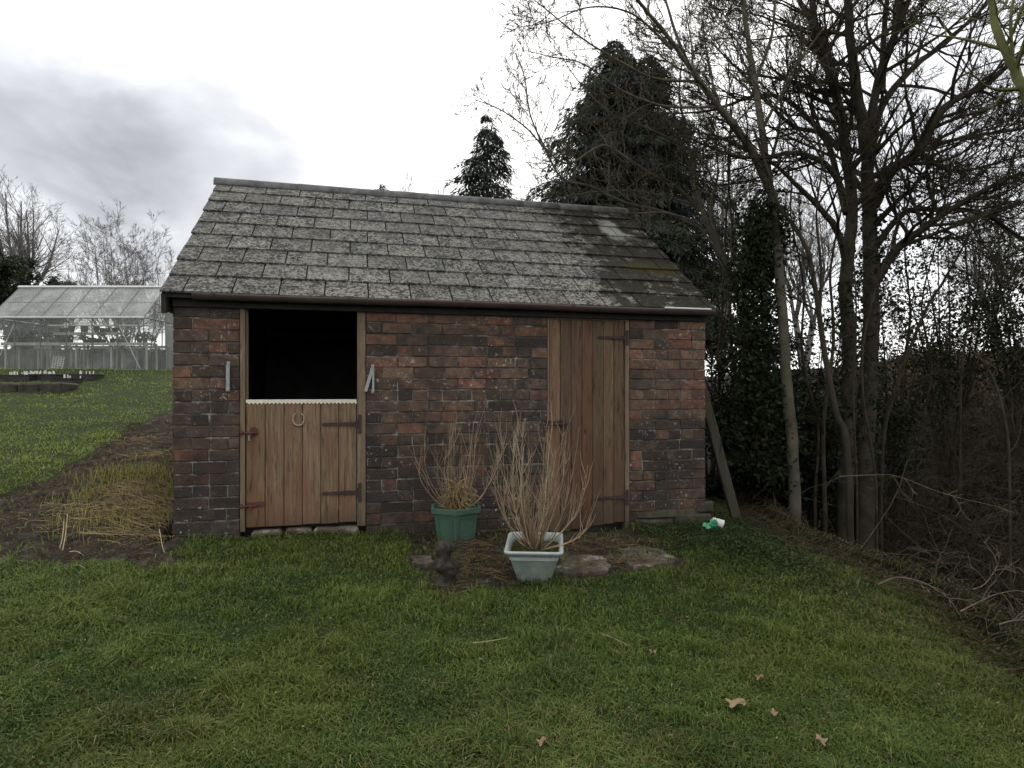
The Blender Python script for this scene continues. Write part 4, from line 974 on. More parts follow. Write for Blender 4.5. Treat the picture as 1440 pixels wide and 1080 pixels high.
def grow(TB, p, d, Ln, r, lvl, rr, up=.08, wob=.22, kids=5, ang=.8, shrink=.58, rmin=.0034, ends=None, sides=None):
    n = 6 if lvl > 0 else 4; pts = [p.copy()]; d = d.normalized(); dirs = [d.copy()]
    for i in range(n):
        d = (d+randdir(rr)*wob+Vector((0, 0, up))).normalized(); p = p+d*(Ln/n); pts.append(p.copy()); dirs.append(d.copy())
    TB.add(pts, max(r, rmin), max(r*.16, rmin*.6), sides or (5 if r > .02 else 3))
    if ends is not None and lvl <= 1: ends.append((pts[n//2], dirs[n//2])); ends.append((pts[-1], dirs[-1]))
    if lvl > 0:
        for c_ in range(kids):
            t_ = rr.uniform(.18, 1); i = min(int(t_*n), n-1); q = pts[i].lerp(pts[i+1], t_*n-i); ax = dirs[i].cross(randdir(rr))
            if ax.length < 1e-3: continue
            nd = Matrix.Rotation(rr.gauss(ang, .2), 3, ax.normalized()) @ dirs[i]
            grow(TB, q, nd, Ln*shrink*rr.uniform(.6, 1.15)*(1-.3*t_), r*(1-.6*t_)*.62, lvl-1, rr, up, wob, kids, ang, shrink, rmin, ends)
def limb(TB, TW, pts, r0, r1, rr, n, Ln, lvl, up=.08, wob=.22, kids=5, sides=9, start=.15, ang=.9, ends=None, sub=5, shrink=.58, lenpow=.5, bias=None, rmin=.0034, kang=.7):
    sp = smooth_path(pts, sub); sp = [p_+randdir(rr)*r0*.10 for p_ in sp]; K = len(sp)
    TB.add(sp, r0, r1, sides)
    for c_ in range(n):
        t_ = start+(1-start)*(c_+rr.random())/n; f = t_*(K-1); i = min(int(f), K-2); q = sp[i].lerp(sp[i+1], f-i); d = (sp[i+1]-sp[i]).normalized(); ax = d.cross(randdir(rr)).normalized()
        nd = Matrix.Rotation(rr.gauss(ang, .22), 3, ax) @ d
        if bias is not None: nd = (nd+bias).normalized()
        rl = r0+(r1-r0)*t_; grow(TW, q, nd, Ln*rr.uniform(.55, 1.1)*(1-t_*.35), min(rl*.55, .035+rl*.1), lvl, rr, up, wob, kids, kang, shrink, rmin, ends)
def px(L_): return [P(*q) for q in L_]
def tree(label, cat, bark, limbs, seed_, base=None, group=None, name='bare_tree', **kw):
    rr = random.Random(seed_); TB = Tubes(); TW = Tubes()
    for li, lm in enumerate(limbs):
        RF = .84 if (seed_ == 101 and li > 1) else .66
        a = dict(kw); a.update(lm[1] if len(lm) > 1 and isinstance(lm[1], dict) else {}); pts = lm[0]
        limb(TB, TW, pts, a.pop('r0')*RF, a.pop('r1')*RF, rr, a.pop('n'), a.pop('L'), a.pop('lvl'), **a)
    o = empty(name, (0, 0, 0)); tag(o, label, cat, group); TB.build('trunk', bark, o); TW.build('crown', bark, o); return o
def foot(p_, dz=.15): return Vector((p_.x, p_.y, Tz(p_.x, p_.y)-dz))

# ---- the big twin-stemmed tree at the right
Y1 = 8.0
b1_ = foot(P(1185, 700, Y1)); b2_ = foot(P(1214, 700, Y1+.1))
D = dict(n=21, L=1.8, lvl=3, kids=5, up=.05, wob=.20)
lims = [
 ([b1_]+px([(1190, 640, 8), (1196, 520, 8), (1190, 400, 8), (1198, 300, 8), (1188, 200, 8), (1172, 120, 8.1), (1148, 50, 8.2), (1140, -60, 8.3), (1130, -220, 8.4)]), dict(r0=.16, r1=.04, start=.45)),
 ([b2_]+px([(1216, 640, 8.1), (1222, 520, 8.1), (1226, 400, 8.1), (1222, 300, 8.1), (1218, 210, 8.1), (1205, 130, 8.0), (1196, 60, 7.9), (1190, -40, 7.8), (1180, -200, 7.8)]), dict(r0=.19, r1=.05, start=.4)),
 (px([(1228, 290, 8.1), (1255, 240, 8), (1290, 215, 7.9), (1330, 150, 7.8), (1385, 120, 7.7), (1450, 60, 7.5), (1540, -40, 7.3)]), dict(r0=.085, r1=.02)),
 (px([(1222, 240, 8.1), (1240, 150, 8.3), (1290, 90, 8.5), (1330, 60, 8.7), (1400, -10, 9), (1470, -120, 9.2)]), dict(r0=.065, r1=.018)),
 (px([(1220, 200, 8.1), (1238, 100, 8), (1262, 40, 7.8), (1290, -40, 7.6), (1320, -180, 7.4)]), dict(r0=.07, r1=.02)),
 (px([(1226, 250, 8.1), (1290, 215, 8.3), (1350, 195, 8.6), (1440, 180, 9), (1540, 160, 9.4)]), dict(r0=.05, r1=.014)),
 (px([(1230, 350, 8.1), (1270, 300, 8), (1320, 295, 7.8), (1380, 300, 7.7), (1450, 340, 7.6), (1530, 350, 7.4)]), dict(r0=.05, r1=.014)),
 (px([(1228, 400, 8.1), (1262, 350, 8), (1300, 320, 7.8), (1345, 290, 7.6), (1420, 250, 7.4), (1500, 230, 7.2)]), dict(r0=.075, r1=.018)),
 (px([(1182, 210, 8), (1150, 180, 8.1), (1105, 140, 8.2), (1060, 135, 8.3), (1010, 150, 8.4), (960, 120, 8.5)]), dict(r0=.05, r1=.012)),
 (px([(1195, 290, 8), (1165, 235, 7.8), (1120, 215, 7.6), (1070, 222, 7.4), (1020, 215, 7.3), (960, 190, 7.2)]), dict(r0=.048, r1=.012)),
 (px([(1190, 300, 8), (1160, 195, 8.5), (1110, 175, 8.8), (1050, 110, 9), (1000, 60, 9.2)]), dict(r0=.05, r1=.012)),
 (px([(1196, 400, 8), (1180, 330, 7.9), (1150, 290, 7.8), (1110, 250, 7.7), (1085, 228, 7.6)]), dict(r0=.06, r1=.02, n=8)),
 (px([(1185, 170, 8), (1160, 60, 8.3), (1130, 10, 8.6), (1080, -60, 8.9), (1020, -150, 9)]), dict(r0=.055, r1=.014)),
 (px([(1240, 130, 8.0), (1245, 20, 8.4), (1260, -70, 8.6), (1275, -200, 8.8)]), dict(r0=.05, r1=.014)),
 (px([(1290, 215, 7.9), (1340, 240, 8), (1400, 230, 8.2), (1480, 205, 8.4)]), dict(r0=.035, r1=.01)),
]
bt_ = tree('big dark bare tree with two upright stems and limbs spreading right', 'tree', M_BARK, lims, 101, **D)
# ---- ivy clad tree left of it
b3_ = foot(P(1118, 720, 7.6))
o = tree('tall bare tree with pale lower trunk and ivy round its upper trunk', 'tree', M_BARK2, [
 ([b3_]+px([(1115, 640, 7.6), (1106, 540, 7.6), (1100, 440, 7.6), (1092, 340, 7.65), (1083, 260, 7.7), (1072, 190, 7.7), (1062, 120, 7.8), (1050, 40, 7.9), (1040, -60, 8), (1030, -200, 8.1)]), dict(r0=.115, r1=.03, start=.5)),
 (px([(1082, 270, 7.7), (1055, 210, 7.5), (1010, 150, 7.2), (975, 100, 7.0), (930, 40, 6.8), (890, -10, 6.6), (850, -90, 6.4)]), dict(r0=.062, r1=.018, n=17, L=1.5)),
 (px([(1075, 235, 7.7), (1030, 170, 7.9), (985, 120, 8.1), (955, 60, 8.3), (930, -20, 8.5), (900, -120, 8.6)]), dict(r0=.055, r1=.015)),
 (px([(1060, 120, 7.8), (1085, 50, 7.8), (1092, -20, 7.9), (1110, -140, 8)]), dict(r0=.035, r1=.01)),
 (px([(985, 115, 7.1), (920, 110, 7), (870, 85, 6.9), (820, 55, 6.8), (770, 15, 6.7), (745, -5, 6.7)]), dict(r0=.026, r1=.006, n=16, L=.9, lvl=2, kids=4)),
 (px([(945, 70, 6.9), (890, 20, 6.8), (830, 10, 6.7), (775, 30, 6.6), (735, 38, 6.5)]), dict(r0=.02, r1=.005, n=14, L=.8, lvl=2, kids=4)),
 (px([(1010, 150, 7.2), (940, 150, 7.1), (880, 130, 7), (820, 90, 6.9), (775, 80, 6.9), (735, 70, 6.9)]), dict(r0=.024, r1=.005, n=14, L=.8, lvl=2, kids=4)),
], 202, n=11, L=1.6, lvl=3, kids=5, up=.05, wob=.2, bias=Vector((-.15, 0, .1)))
IB = Bag(); IV = Bag(); rr = random.Random(5); r_ = np.random.default_rng(5)
def ivy_on(bag, pts, rad, n, size, seed_, c0=(.012, .019, .009), c1=(.035, .048, .022)):
    rg = np.random.default_rng(seed_); sp = smooth_path(pts, 6); A = np.array([tuple(p_) for p_ in sp]); k = rg.random(n)*(len(A)-1); i = np.minimum(k.astype(int), len(A)-2); f = (k-i)[:, None]
    c_ = A[i]*(1-f)+A[i+1]*f; d = rg.standard_normal((n, 3)); d /= np.linalg.norm(d, axis=1)[:, None]
    lump = .35+1.15*vnoise(k*1.6, np.arctan2(d[:, 1], d[:, 0]), 1.5, seed_)
    bag.put(*leafcloud('', None, None, n, size, c0, c1, None, shape=c_+d*(rad*lump*(.45+.6*rg.random(n)))[:, None], seed_=seed_, flat=.75))
ivy_on(IV, px([(1066, 600, 7.95), (1062, 500, 7.9), (1064, 400, 7.85), (1068, 345, 7.8), (1078, 300, 7.75)]), .33, 12000, .027, 1)
ivy_on(IV, px([(1110, 640, 7.7), (1104, 580, 7.7), (1092, 540, 7.75)]), .20, 900, .026, 2)
IV.build('ivy', M_IVY, o)
ivy_on(IB, px([(1188, 680, 8), (1194, 520, 8), (1190, 400, 8)]), .16, 1500, .026, 3); ivy_on(IB, px([(1216, 680, 8.1), (1222, 520, 8.1), (1226, 400, 8.1), (1224, 300, 8.1)]), .19, 2200, .026, 4)
IB.build('ivy', M_IVY, bt_)
# ---- leaning slim tree between them
b4_ = foot(P(1200, 690, 7.0))
tree('slim tree leaning left across the twin stemmed tree', 'tree', M_BARK, [
 ([b4_]+px([(1192, 640, 7.0), (1176, 580, 7.0), (1160, 500, 7.0), (1150, 430, 7.0), (1138, 360, 7.0), (1118, 320, 7.0), (1096, 290, 7.0), (1080, 240, 7.05), (1060, 180, 7.1)]), dict(r0=.06, r1=.02, start=.4)),
 (px([(1152, 450, 7.0), (1155, 380, 7), (1148, 300, 7), (1156, 220, 7), (1135, 150, 7.1)]), dict(r0=.028, r1=.008)),
], 303, n=9, L=.9, lvl=2, kids=5, up=.06, wob=.2)
for i, (lab, pp, rr0) in enumerate([
    ('thin straight sapling stem right before the twin stemmed tree', [(1205, 690, 7.3), (1200, 560, 7.3), (1204, 430, 7.3), (1196, 330, 7.3), (1190, 270, 7.3)], .022),
    ('thin pale sapling just right of the twin stemmed tree', [(1232, 690, 7.4), (1214, 560, 7.4), (1216, 470, 7.4), (1240, 380, 7.4), (1262, 310, 7.4), (1268, 230, 7.4)], .026),
    ('mossy sapling stem curving up left of the pale trunk', [(1090, 720, 7.9), (1082, 640, 7.9), (1068, 560, 7.9), (1052, 490, 7.9), (1042, 420, 7.9), (1024, 340, 7.9)], .035),
    ('thin dark stem rising behind the ivy clad tree', [(1032, 560, 9.5), (1026, 430, 9.5), (1030, 330, 9.5), (1024, 240, 9.5), (1032, 120, 9.5)], .05),
    ('dark stem with twigs rising just past the shed corner', [(1070, 700, 8.6), (1060, 600, 8.6), (1020, 480, 8.6), (1006, 400, 8.6), (985, 330, 8.6)], .035),
    ('slender dark stem in the right middle of the thicket', [(1290, 640, 9.5), (1310, 520, 9.5), (1296, 430, 9.5), (1320, 330, 9.5)], .04),
    ('slender leaning stem near the right edge of the thicket', [(1420, 700, 6.2), (1415, 600, 6.2), (1390, 520, 6.2), (1340, 470, 6.2), (1300, 430, 6.2)], .024),
    ('slim stem right of the twin stemmed tree running up right', [(1240, 640, 8.6), (1262, 540, 8.6), (1300, 440, 8.6), (1330, 390, 8.6), (1380, 300, 8.6)], .05),
    ('slender stem splitting from the left foot of the twin stemmed tree', [(1160, 720, 7.8), (1158, 600, 7.8), (1172, 480, 7.8), (1168, 380, 7.8), (1186, 280, 7.8)], .05),
    ('dark slender stem between the pale trunk and the slim leaning tree', [(1146, 700, 8.1), (1150, 600, 8.1), (1128, 500, 8.1), (1130, 400, 8.1), (1112, 300, 8.1), (1118, 200, 8.1)], .036),
    ('straight thin stem rising just left of the ivy column', [(1010, 620, 8.8), (1014, 480, 8.8), (1020, 330, 8.8), (1028, 200, 8.8), (1024, 90, 8.8)], .034),
    ('forked thin stem in the gap right of the big tree', [(1275, 660, 9.8), (1268, 540, 9.8), (1280, 440, 9.8), (1272, 340, 9.8), (1290, 260, 9.8)], .04),
    ('thin stem near the right edge leaning right over the bank', [(1350, 640, 9.0), (1352, 520, 9.0), (1364, 430, 9.0), (1358, 340, 9.0), (1380, 270, 9.0)], .034),
    ]):
    q = px(pp); tree(lab, 'sapling', M_BARK2 if i == 2 else M_BARK, [([foot(q[0])]+q, dict(r0=rr0, r1=rr0*.3, start=.25))], 400+i, n=9, L=.8, lvl=2, kids=4, up=.07, wob=.22, group='saplings in the thicket', name='sapling')
# ---- tree whose low boughs reach left over the roof
b5_ = foot(P(1064, 700, 8.2))
LB = dict(lvl=2, kids=4, up=.11, wob=.22, shrink=.55)
tree('pale arching tree with low boughs reaching left over the roof', 'tree', M_BARK2, [
 ([b5_]+px([(1056, 560, 8.2), (1048, 480, 8.2), (1036, 410, 8.2), (1015, 360, 8.15), (992, 310, 8.1), (978, 255, 8.1), (968, 200, 8.1), (955, 130, 8.1), (965, 60, 8.1)]), dict(r0=.085, r1=.012, start=.5, n=10, L=1.2)),
 (px([(985, 295, 8.1), (950, 262, 8.0), (915, 245, 7.9), (870, 215, 7.8), (845, 205, 7.8), (800, 230, 7.7), (768, 210, 7.6), (740, 180, 7.6), (705, 155, 7.6), (668, 140, 7.6)]), dict(r0=.036, r1=.008, n=40, L=.85, start=.1)),
 (px([(1000, 330, 8.15), (940, 300, 8), (880, 285, 7.9), (830, 262, 7.8), (790, 250, 7.7), (765, 205, 7.7), (745, 160, 7.6), (738, 110, 7.6), (725, 75, 7.6)]), dict(r0=.032, r1=.008, n=36, L=.85, start=.15)),
 (px([(985, 290, 8.1), (930, 275, 8.3), (880, 268, 8.5), (820, 272, 8.6), (760, 285, 8.7)]), dict(r0=.024, r1=.008, n=26, L=.8)),
 (px([(1035, 400, 8.2), (985, 322, 7.6), (940, 300, 7.3), (890, 300, 7.1), (850, 296, 7.0)]), dict(r0=.022, r1=.005, n=12, L=.5)),
 (px([(970, 210, 8.1), (910, 180, 8.0), (860, 160, 7.9), (810, 110, 7.9), (780, 60, 7.9)]), dict(r0=.026, r1=.005, n=18, L=.8)),
 (px([(1025, 380, 8.2), (1000, 300, 8.4), (1010, 240, 8.5), (1002, 170, 8.5)]), dict(r0=.035, r1=.01, n=10, L=.9)),
], 505, **LB)
# ---- mossy near bough in the top right corner
tree('yellow green mossy trunk leaning in at the top right corner', 'tree', M_BARK3, [
 ([Vector((5.6, 4.9, Tz(5.6, 4.9)-.2)), Vector((5.2, 4.7, 1.2))]+px([(1560, 330, 4.5), (1470, 190, 4.4), (1432, 110, 4.4), (1405, 50, 4.4), (1388, -20, 4.4), (1360, -140, 4.4)]), dict(r0=.085, r1=.022, start=.5, n=9)),
 (px([(1425, 95, 4.4), (1422, 20, 4.3), (1440, -60, 4.3)]), dict(r0=.02, r1=.008, n=5)),
], 606, L=.9, lvl=2, kids=4, up=.02, wob=.24)

# ------------------------------------------------------------------ evergreens right
def bush(label, centre, Rr, nst, nleaf, size, seed_, c0, c1, cat='bush', name='evergreen_bush', group=None, bark=None, rootz=None, ang=.7, lvl=2, sc=.10, kids=5, tall=1.0):
    rr = random.Random(seed_); TB = Tubes(); ends = []; cx, cy, cz = centre; b = Vector((cx, cy, Tz(cx, cy)-.1)) if rootz is None else Vector((cx, cy, rootz))
    for i in range(nst):
        d = randdir(rr); tip = Vector((cx+d.x*Rr[0]*.85, cy+d.y*Rr[1]*.85, cz+d.z*Rr[2]*.85)); s_ = b+Vector((rr.uniform(-.1, .1)*Rr[0], rr.uniform(-.1, .1)*Rr[0], 0)); mid = s_.lerp(tip, .5)+Vector((-d.x*.12*Rr[0], 0, .1*Rr[2]))
        sp = smooth_path([s_, mid, tip], 4); TB.add(sp, .018*tall+.012, .005, 5)
        for k in range(6): j = rr.randint(3, len(sp)-1); grow(TB, sp[j], (sp[j]-sp[j-1]).normalized()+randdir(rr)*.8, max(Rr)*.42, .006, lvl-1, rr, .02, .25, kids, ang, .6, .002, ends)
    o = empty(name, b); tag(o, label, cat, group); TBo = TB.build('stems', bark or M_BARK, o); TBo.matrix_parent_inverse = Matrix.Translation(-b)
    E = np.array([tuple(e_[0]) for e_ in ends]); rg = np.random.default_rng(seed_); k = rg.integers(0, len(E), nleaf); S = E[k]+rg.standard_normal((nleaf, 3))*sc*.55*np.array([1, 1, .8])
    V, Fq, C = leafcloud('', None, None, nleaf, size, c0, c1, None, shape=S, seed_=seed_, flat=.6)
    lo = np_mesh('foliage', V-np.array(tuple(b)), Fq, M_IVY, o, C); return o
DG0, DG1 = (.009, .013, .006), (.027, .035, .015)
bush('loose dark evergreen tree on the bank with sky showing through', P(1330, 400, 10.5), (1.5, 1.1, 1.2), 12, 8500, .030, 11, DG0, DG1, 'tree', 'evergreen_tree', sc=.20)
bush('loose evergreen tree at the right edge of the bank', P(1440, 380, 10.0), (1.0, 1.0, 1.2), 9, 5000, .030, 12, DG0, DG1, 'tree', 'evergreen_tree', sc=.20)
bush('leafy holly between the pale trunk and the twin stemmed tree', P(1140, 470, 9.6), (.8, .7, 1.3), 9, 3600, .028, 13, DG0, DG1, 'tree', 'holly_tree', sc=.16)
bush('leafy evergreen just right of the twin stemmed tree', P(1250, 460, 10.2), (.9, .8, 1.0), 9, 4000, .029, 14, DG0, DG1, 'tree', 'evergreen_tree', sc=.18)
bush('dense holly growing just past the right end of the shed', P(1030, 520, 9.2), (.85, .9, 1.0), 12, 8000, .029, 15, DG0, DG1, 'bush', 'holly_bush', sc=.16)
bush('tall thin evergreen behind the shed corner below the boughs', P(1000, 380, 11.5), (.9, .8, 1.2), 7, 2200, .030, 16, DG0, DG1, 'tree', 'evergreen_tree', sc=.2)
bush('dark low holly under the ivy clad tree', P(1090, 610, 9.0), (1.0, .8, 1.0), 13, 13000, .030, 17, DG0, (.02, .028, .013), 'bush', 'holly_bush', sc=.18)
bush('dark low bush under the twin stemmed tree', P(1200, 610, 9.4), (1.3, .8, 1.0), 12, 6000, .030, 18, DG0, (.022, .028, .013), 'bush', 'evergreen_bush', sc=.2)
bush('dark ivy covered bush low behind the leaning post', P(1035, 660, 8.2), (.6, .6, .65), 12, 9000, .035, 19, DG0, (.02, .028, .013), 'bush', 'evergreen_bush', sc=.13)

# ------------------------------------------------------------------ thicket on the far bank (stuff)
rr = random.Random(77); BR = Tubes()
def thick(nk, xr, yr, Lr, rad, lvl=1, up=.0):
    for i in range(nk):
        Y = rr.uniform(*yr); X = EDGE+rr.uniform(*xr); p_ = Vector((X, Y, Tz(X, Y)-.03)); d = Vector((rr.gauss(-.1, .7), rr.gauss(-.2, .6), rr.uniform(.3, 1.3))).normalized()
        grow(BR, p_, d, rr.uniform(*Lr), rad*rr.uniform(.5, 1.3), lvl, rr, -.10+up, .26, 4, .8, .6, .0022)
thick(1000, (2.3, 6.5), (3.2, 12.5), (.6, 2.0), .007, 2)
thick(500, (3.0, 9), (6, 18), (.8, 1.9), .008, 2)
thick(90, (.1, 1.5), (2.8, 8.5), (.4, 1.2), .005, 1)
o = BR.build('bramble_thicket', M_BRAMBLE); tag(o, 'dense dark thicket of bare bramble stems filling the ditch and far bank', 'brambles', kind='stuff')
# leaves low on the bank
n = 60000; rg = np.random.default_rng(3); Y = 2.5+rg.random(n)**.8*17; X = EDGE+.9+rg.random(n)*8
hgt = .55*vnoise(X, Y, 1.1, 41)**1.5*rg.random(n)+.03; S = np.stack([X, Y, T(X, Y)+hgt], -1)
br_ = (vnoise(X, Y, .5, 42) > .5)[:, None]
V, Fq, C = leafcloud('', None, None, n, (.012+.0022*Y)[:, None], (.022, .022, .012), (.075, .068, .038), None, shape=S, seed_=4)
hi_ = np.repeat((ss(5.0, 7.4, X-EDGE)[:, None]*(rg.random((n, 1)) < .75)), 4, 0); C = C*(1-hi_)+np.array([.20, .135, .085])*hi_
o = np_mesh('bank_undergrowth', V, Fq, M_IVY, None, C); tag(o, 'low dark leaves and rusty bracken covering the far bank', 'undergrowth', kind='stuff')
X, Y = WEED; n = len(X); rg = np.random.default_rng(16); S = np.stack([X, Y, T(X, Y)+.012+.022*rg.random(n)], -1)
V, Fq, C = leafcloud('', None, None, n, (.0055+.0008*Y)[:, None], (.035, .070, .018), (.095, .135, .045), None, shape=S, seed_=17, flat=.8)
o = np_mesh('lawn_weeds', V, Fq, M_GRASS, None, C); tag(o, 'small round weed and clover leaves in patches of the lawn', 'weeds', kind='stuff')
n = 900; Y = 1/(1/1.7+(1/7.0-1/1.7)*rg.random(n)); X = (rg.random(n)*2-1)*.85*Y; k = (X < EDGE-.1) & ((-(X-SX)*SA+(Y-SY)*CA < -.1) | (X < SX-.2)); X, Y = X[k], Y[k]; n = len(X)
S = np.stack([X, Y, T(X, Y)+.018+.012*rg.random(n)], -1); V, Fq, C = leafcloud('', None, None, n, (.003+.0012*Y)[:, None], (.10, .07, .04), (.42, .36, .24), None, shape=S, seed_=18, flat=.45)
o = np_mesh('leaf_flecks', V, Fq, M_GRASS, None, C); tag(o, 'tiny flecks of dead leaf and straw caught in the lawn', 'litter', kind='stuff')
# ivy ground cover at the shed corner and lawn edge
n = 15000; rg = np.random.default_rng(6)
gx = [G(*q) for q in [(1000, 765), (960, 755), (1040, 770), (1080, 790), (920, 748), (1060, 750), (1120, 810), (1010, 750), (1040, 740), (1090, 765)]]
k = rg.integers(0, 10, n); A = np.array([tuple(q) for q in gx])[k]; X = A[:, 0]+rg.normal(0, .27, n); Y = A[:, 1]+rg.normal(0, .30, n)
ly = -(X-SX)*SA+(Y-SY)*CA; lx = (X-SX)*CA+(Y-SY)*SA; kk = ~((ly > -.03) & (lx < 5.02)) & ~baremask(X, Y); X, Y = X[kk], Y[kk]; n = len(X)
S = np.stack([X, Y, T(X, Y)+.005+.045*rg.random(n)], -1); V, Fq, C = leafcloud('', None, None, n, .0105, (.018, .028, .009), (.042, .060, .018), None, shape=S, seed_=7, flat=.8)
o = np_mesh('ground_ivy', V, Fq, M_IVY, None, C); tag(o, 'small leaved ivy creeping over the ground at the shed corner', 'ivy', kind='stuff')
# ivy leaves along the lip of the bank
n = 9000; Y = 2.6+rg.random(n)*6.2; X = EDGE+.10*np.sin(Y*1.7)+rg.normal(.02, .16, n); S = np.stack([X, Y, T(X, Y)+.01+.07*rg.random(n)], -1)
V, Fq, C = leafcloud('', None, None, n, .011, (.022, .026, .012), (.065, .060, .030), None, shape=S, seed_=8, flat=.6)
o = np_mesh('bank_edge_weeds', V, Fq, M_IVY, None, C); tag(o, 'dull weeds and leaf litter along the lip of the bank', 'weeds', kind='stuff')
# fallen boughs on the bank edge
M_BOUGH = m_simple('dead_bough_bark', (.12, .10, .07), .4, 20, .9, .1, 0)
def bough(pp, r, label, seed_):
    rr = random.Random(seed_); a = Tubes(); b = Tubes(); limb(a, b, px(pp), r*.7, r*.25, rr, 5, .35, 1, up=0, kids=3, sides=7, start=.4)
    o = empty('fallen_branch', (0, 0, 0)); tag(o, label, 'branch', 'fallen branches along the bank edge'); a.build('bough', M_BOUGH, o); b.build('twigs', M_BOUGH, o)
bough([(1235, 822, 4.55), (1262, 812, 4.5), (1300, 820, 4.4), (1330, 838, 4.3), (1340, 845, 4.3)], .010, 'pale arched fallen branch on the bank edge beyond the lawn', 1)
bough([(1350, 860, 4.0), (1370, 850, 4.1), (1400, 836, 4.2), (1430, 830, 4.3)], .008, 'pale fallen branch rising to the right above the ditch', 2)
bough([(1345, 830, 4.6), (1380, 825, 4.7), (1398, 803, 4.8), (1402, 790, 4.8)], .007, 'hooked fallen branch standing up out of the ditch', 3)
bough([(1405, 878, 3.6), (1425, 873, 3.6), (1460, 870, 3.6)], .008, 'short pale fallen branch at the right edge of the lawn', 4)
bough([(1180, 670, 6.6), (1230, 668, 6.5), (1262, 670, 6.3), (1330, 695, 6.1), (1400, 712, 5.9)], .008, 'long thin pale branch lying across the thicket', 5)

# ------------------------------------------------------------------ conifers
def conifer(label, base, H, Rm, seed_, n_wh, per, ex=.6, top_off=(0, 0), dens=1.0, tops=None, lo=.0):
    rg = np.random.default_rng(seed_); rr = random.Random(seed_); TB = Tubes(); o = empty('conifer', base); tag(o, label, 'conifer'); bx = Vector(base)
    tops = tops or [(0, 0, 1.0, 1.0)]; Ps = []; Ds = []; 
    for (tx, ty, th, tr_) in tops:
        TB.add([Vector((tx*min(1, k/3.), ty*min(1, k/3.), H*th*k/10)) for k in range(11)], .022*H, .008, 7)
        for wv in range(n_wh):
            f = lo+(1-lo)*(wv+rr.random())/n_wh; z = H*th*f; Rl = Rm*tr_*(1-f)**ex*(.68+.6*rr.random()) + .05
            for k in range(per):
                a = rr.uniform(0, 6.283); Lb = Rl*rr.uniform(.65, 1.1); pts = []
                for j in range(6): u = j/5; pts.append(Vector((tx+math.cos(a)*Lb*u, ty+math.sin(a)*Lb*u, z+Lb*(.10*u-.34*u*u))))
                TB.add(pts, .010+.008*Lb, .004, 3)
                ns = int(100*dens*max(.14, Lb)); u = .12+.88*rg.random(ns)**.8; A = np.array([tuple(p_) for p_ in pts]); kk = u*5; ii = np.minimum(kk.astype(int), 4); q = A[ii]*(1-(kk-ii))[:, None]+A[ii+1]*(kk-ii)[:, None]
                side = rg.normal(0, .16*min(1.5, Lb+.3), ns)*(1.15-u*.7); q[:, 0] += -math.sin(a)*side; q[:, 1] += math.cos(a)*side; q[:, 2] += rg.normal(-.04, .05, ns)
                d = np.stack([math.cos(a)*.6+rg.normal(0, .35, ns)-math.sin(a)*np.sign(side)*.4, math.sin(a)*.6+rg.normal(0, .35, ns)+math.cos(a)*np.sign(side)*.4, -.75+rg.normal(0, .3, ns)], -1); Ps.append(q); Ds.append(d)
    Q = np.concatenate(Ps); Dd = np.concatenate(Ds); n = len(Q); Dd /= np.linalg.norm(Dd, axis=1)[:, None]; w_ = np.cross(Dd, rg.standard_normal((n, 3))); w_ /= np.linalg.norm(w_, axis=1)[:, None]
    Ln = (.10+.16*rg.random((n, 1)))*(H/9)**.5; wd_ = .017*(H/9)**.3*(.6+.8*rg.random((n, 1)))
    V = np.stack([Q, Q+Dd*Ln*.5+w_*wd_, Q+Dd*Ln, Q+Dd*Ln*.5-w_*wd_], 1).reshape(-1, 3); f = rg.random((n, 1)); C = np.array([.012, .018, .013])*(1-f)+np.array([.040, .050, .036])*f
    TB.build('trunk', M_BARK, o); np_mesh('crown', V, np.arange(n*4).reshape(n, 4), M_CONIFER, o, np.repeat(C[:, None, :], 4, 1).reshape(-1, 3))
    print('conifer', n); return o
cb = P(880, 547, 16.5); cb.z = 0.3
conifer('large dark drooping conifer with two tops behind the shed', cb, 10.0, 3.7, 21, 50, 9, ex=.60, tops=[(-.30, 0, 1.0, 1.0), (.60, .2, .975, .80)], lo=.22, dens=1.0)
cb = P(685, 547, 22); cb.z = .5
conifer('smaller drooping conifer rising behind the middle of the roof ridge', cb, 10.3, 3.5, 22, 34, 6, ex=.75, lo=.45, dens=.9)
cb = P(538, 547, 30); cb.z = .5
conifer('distant conifer with only its dark tip above the ridge', cb, 10.4, 3.4, 23, 30, 6, lo=.6, dens=.7)

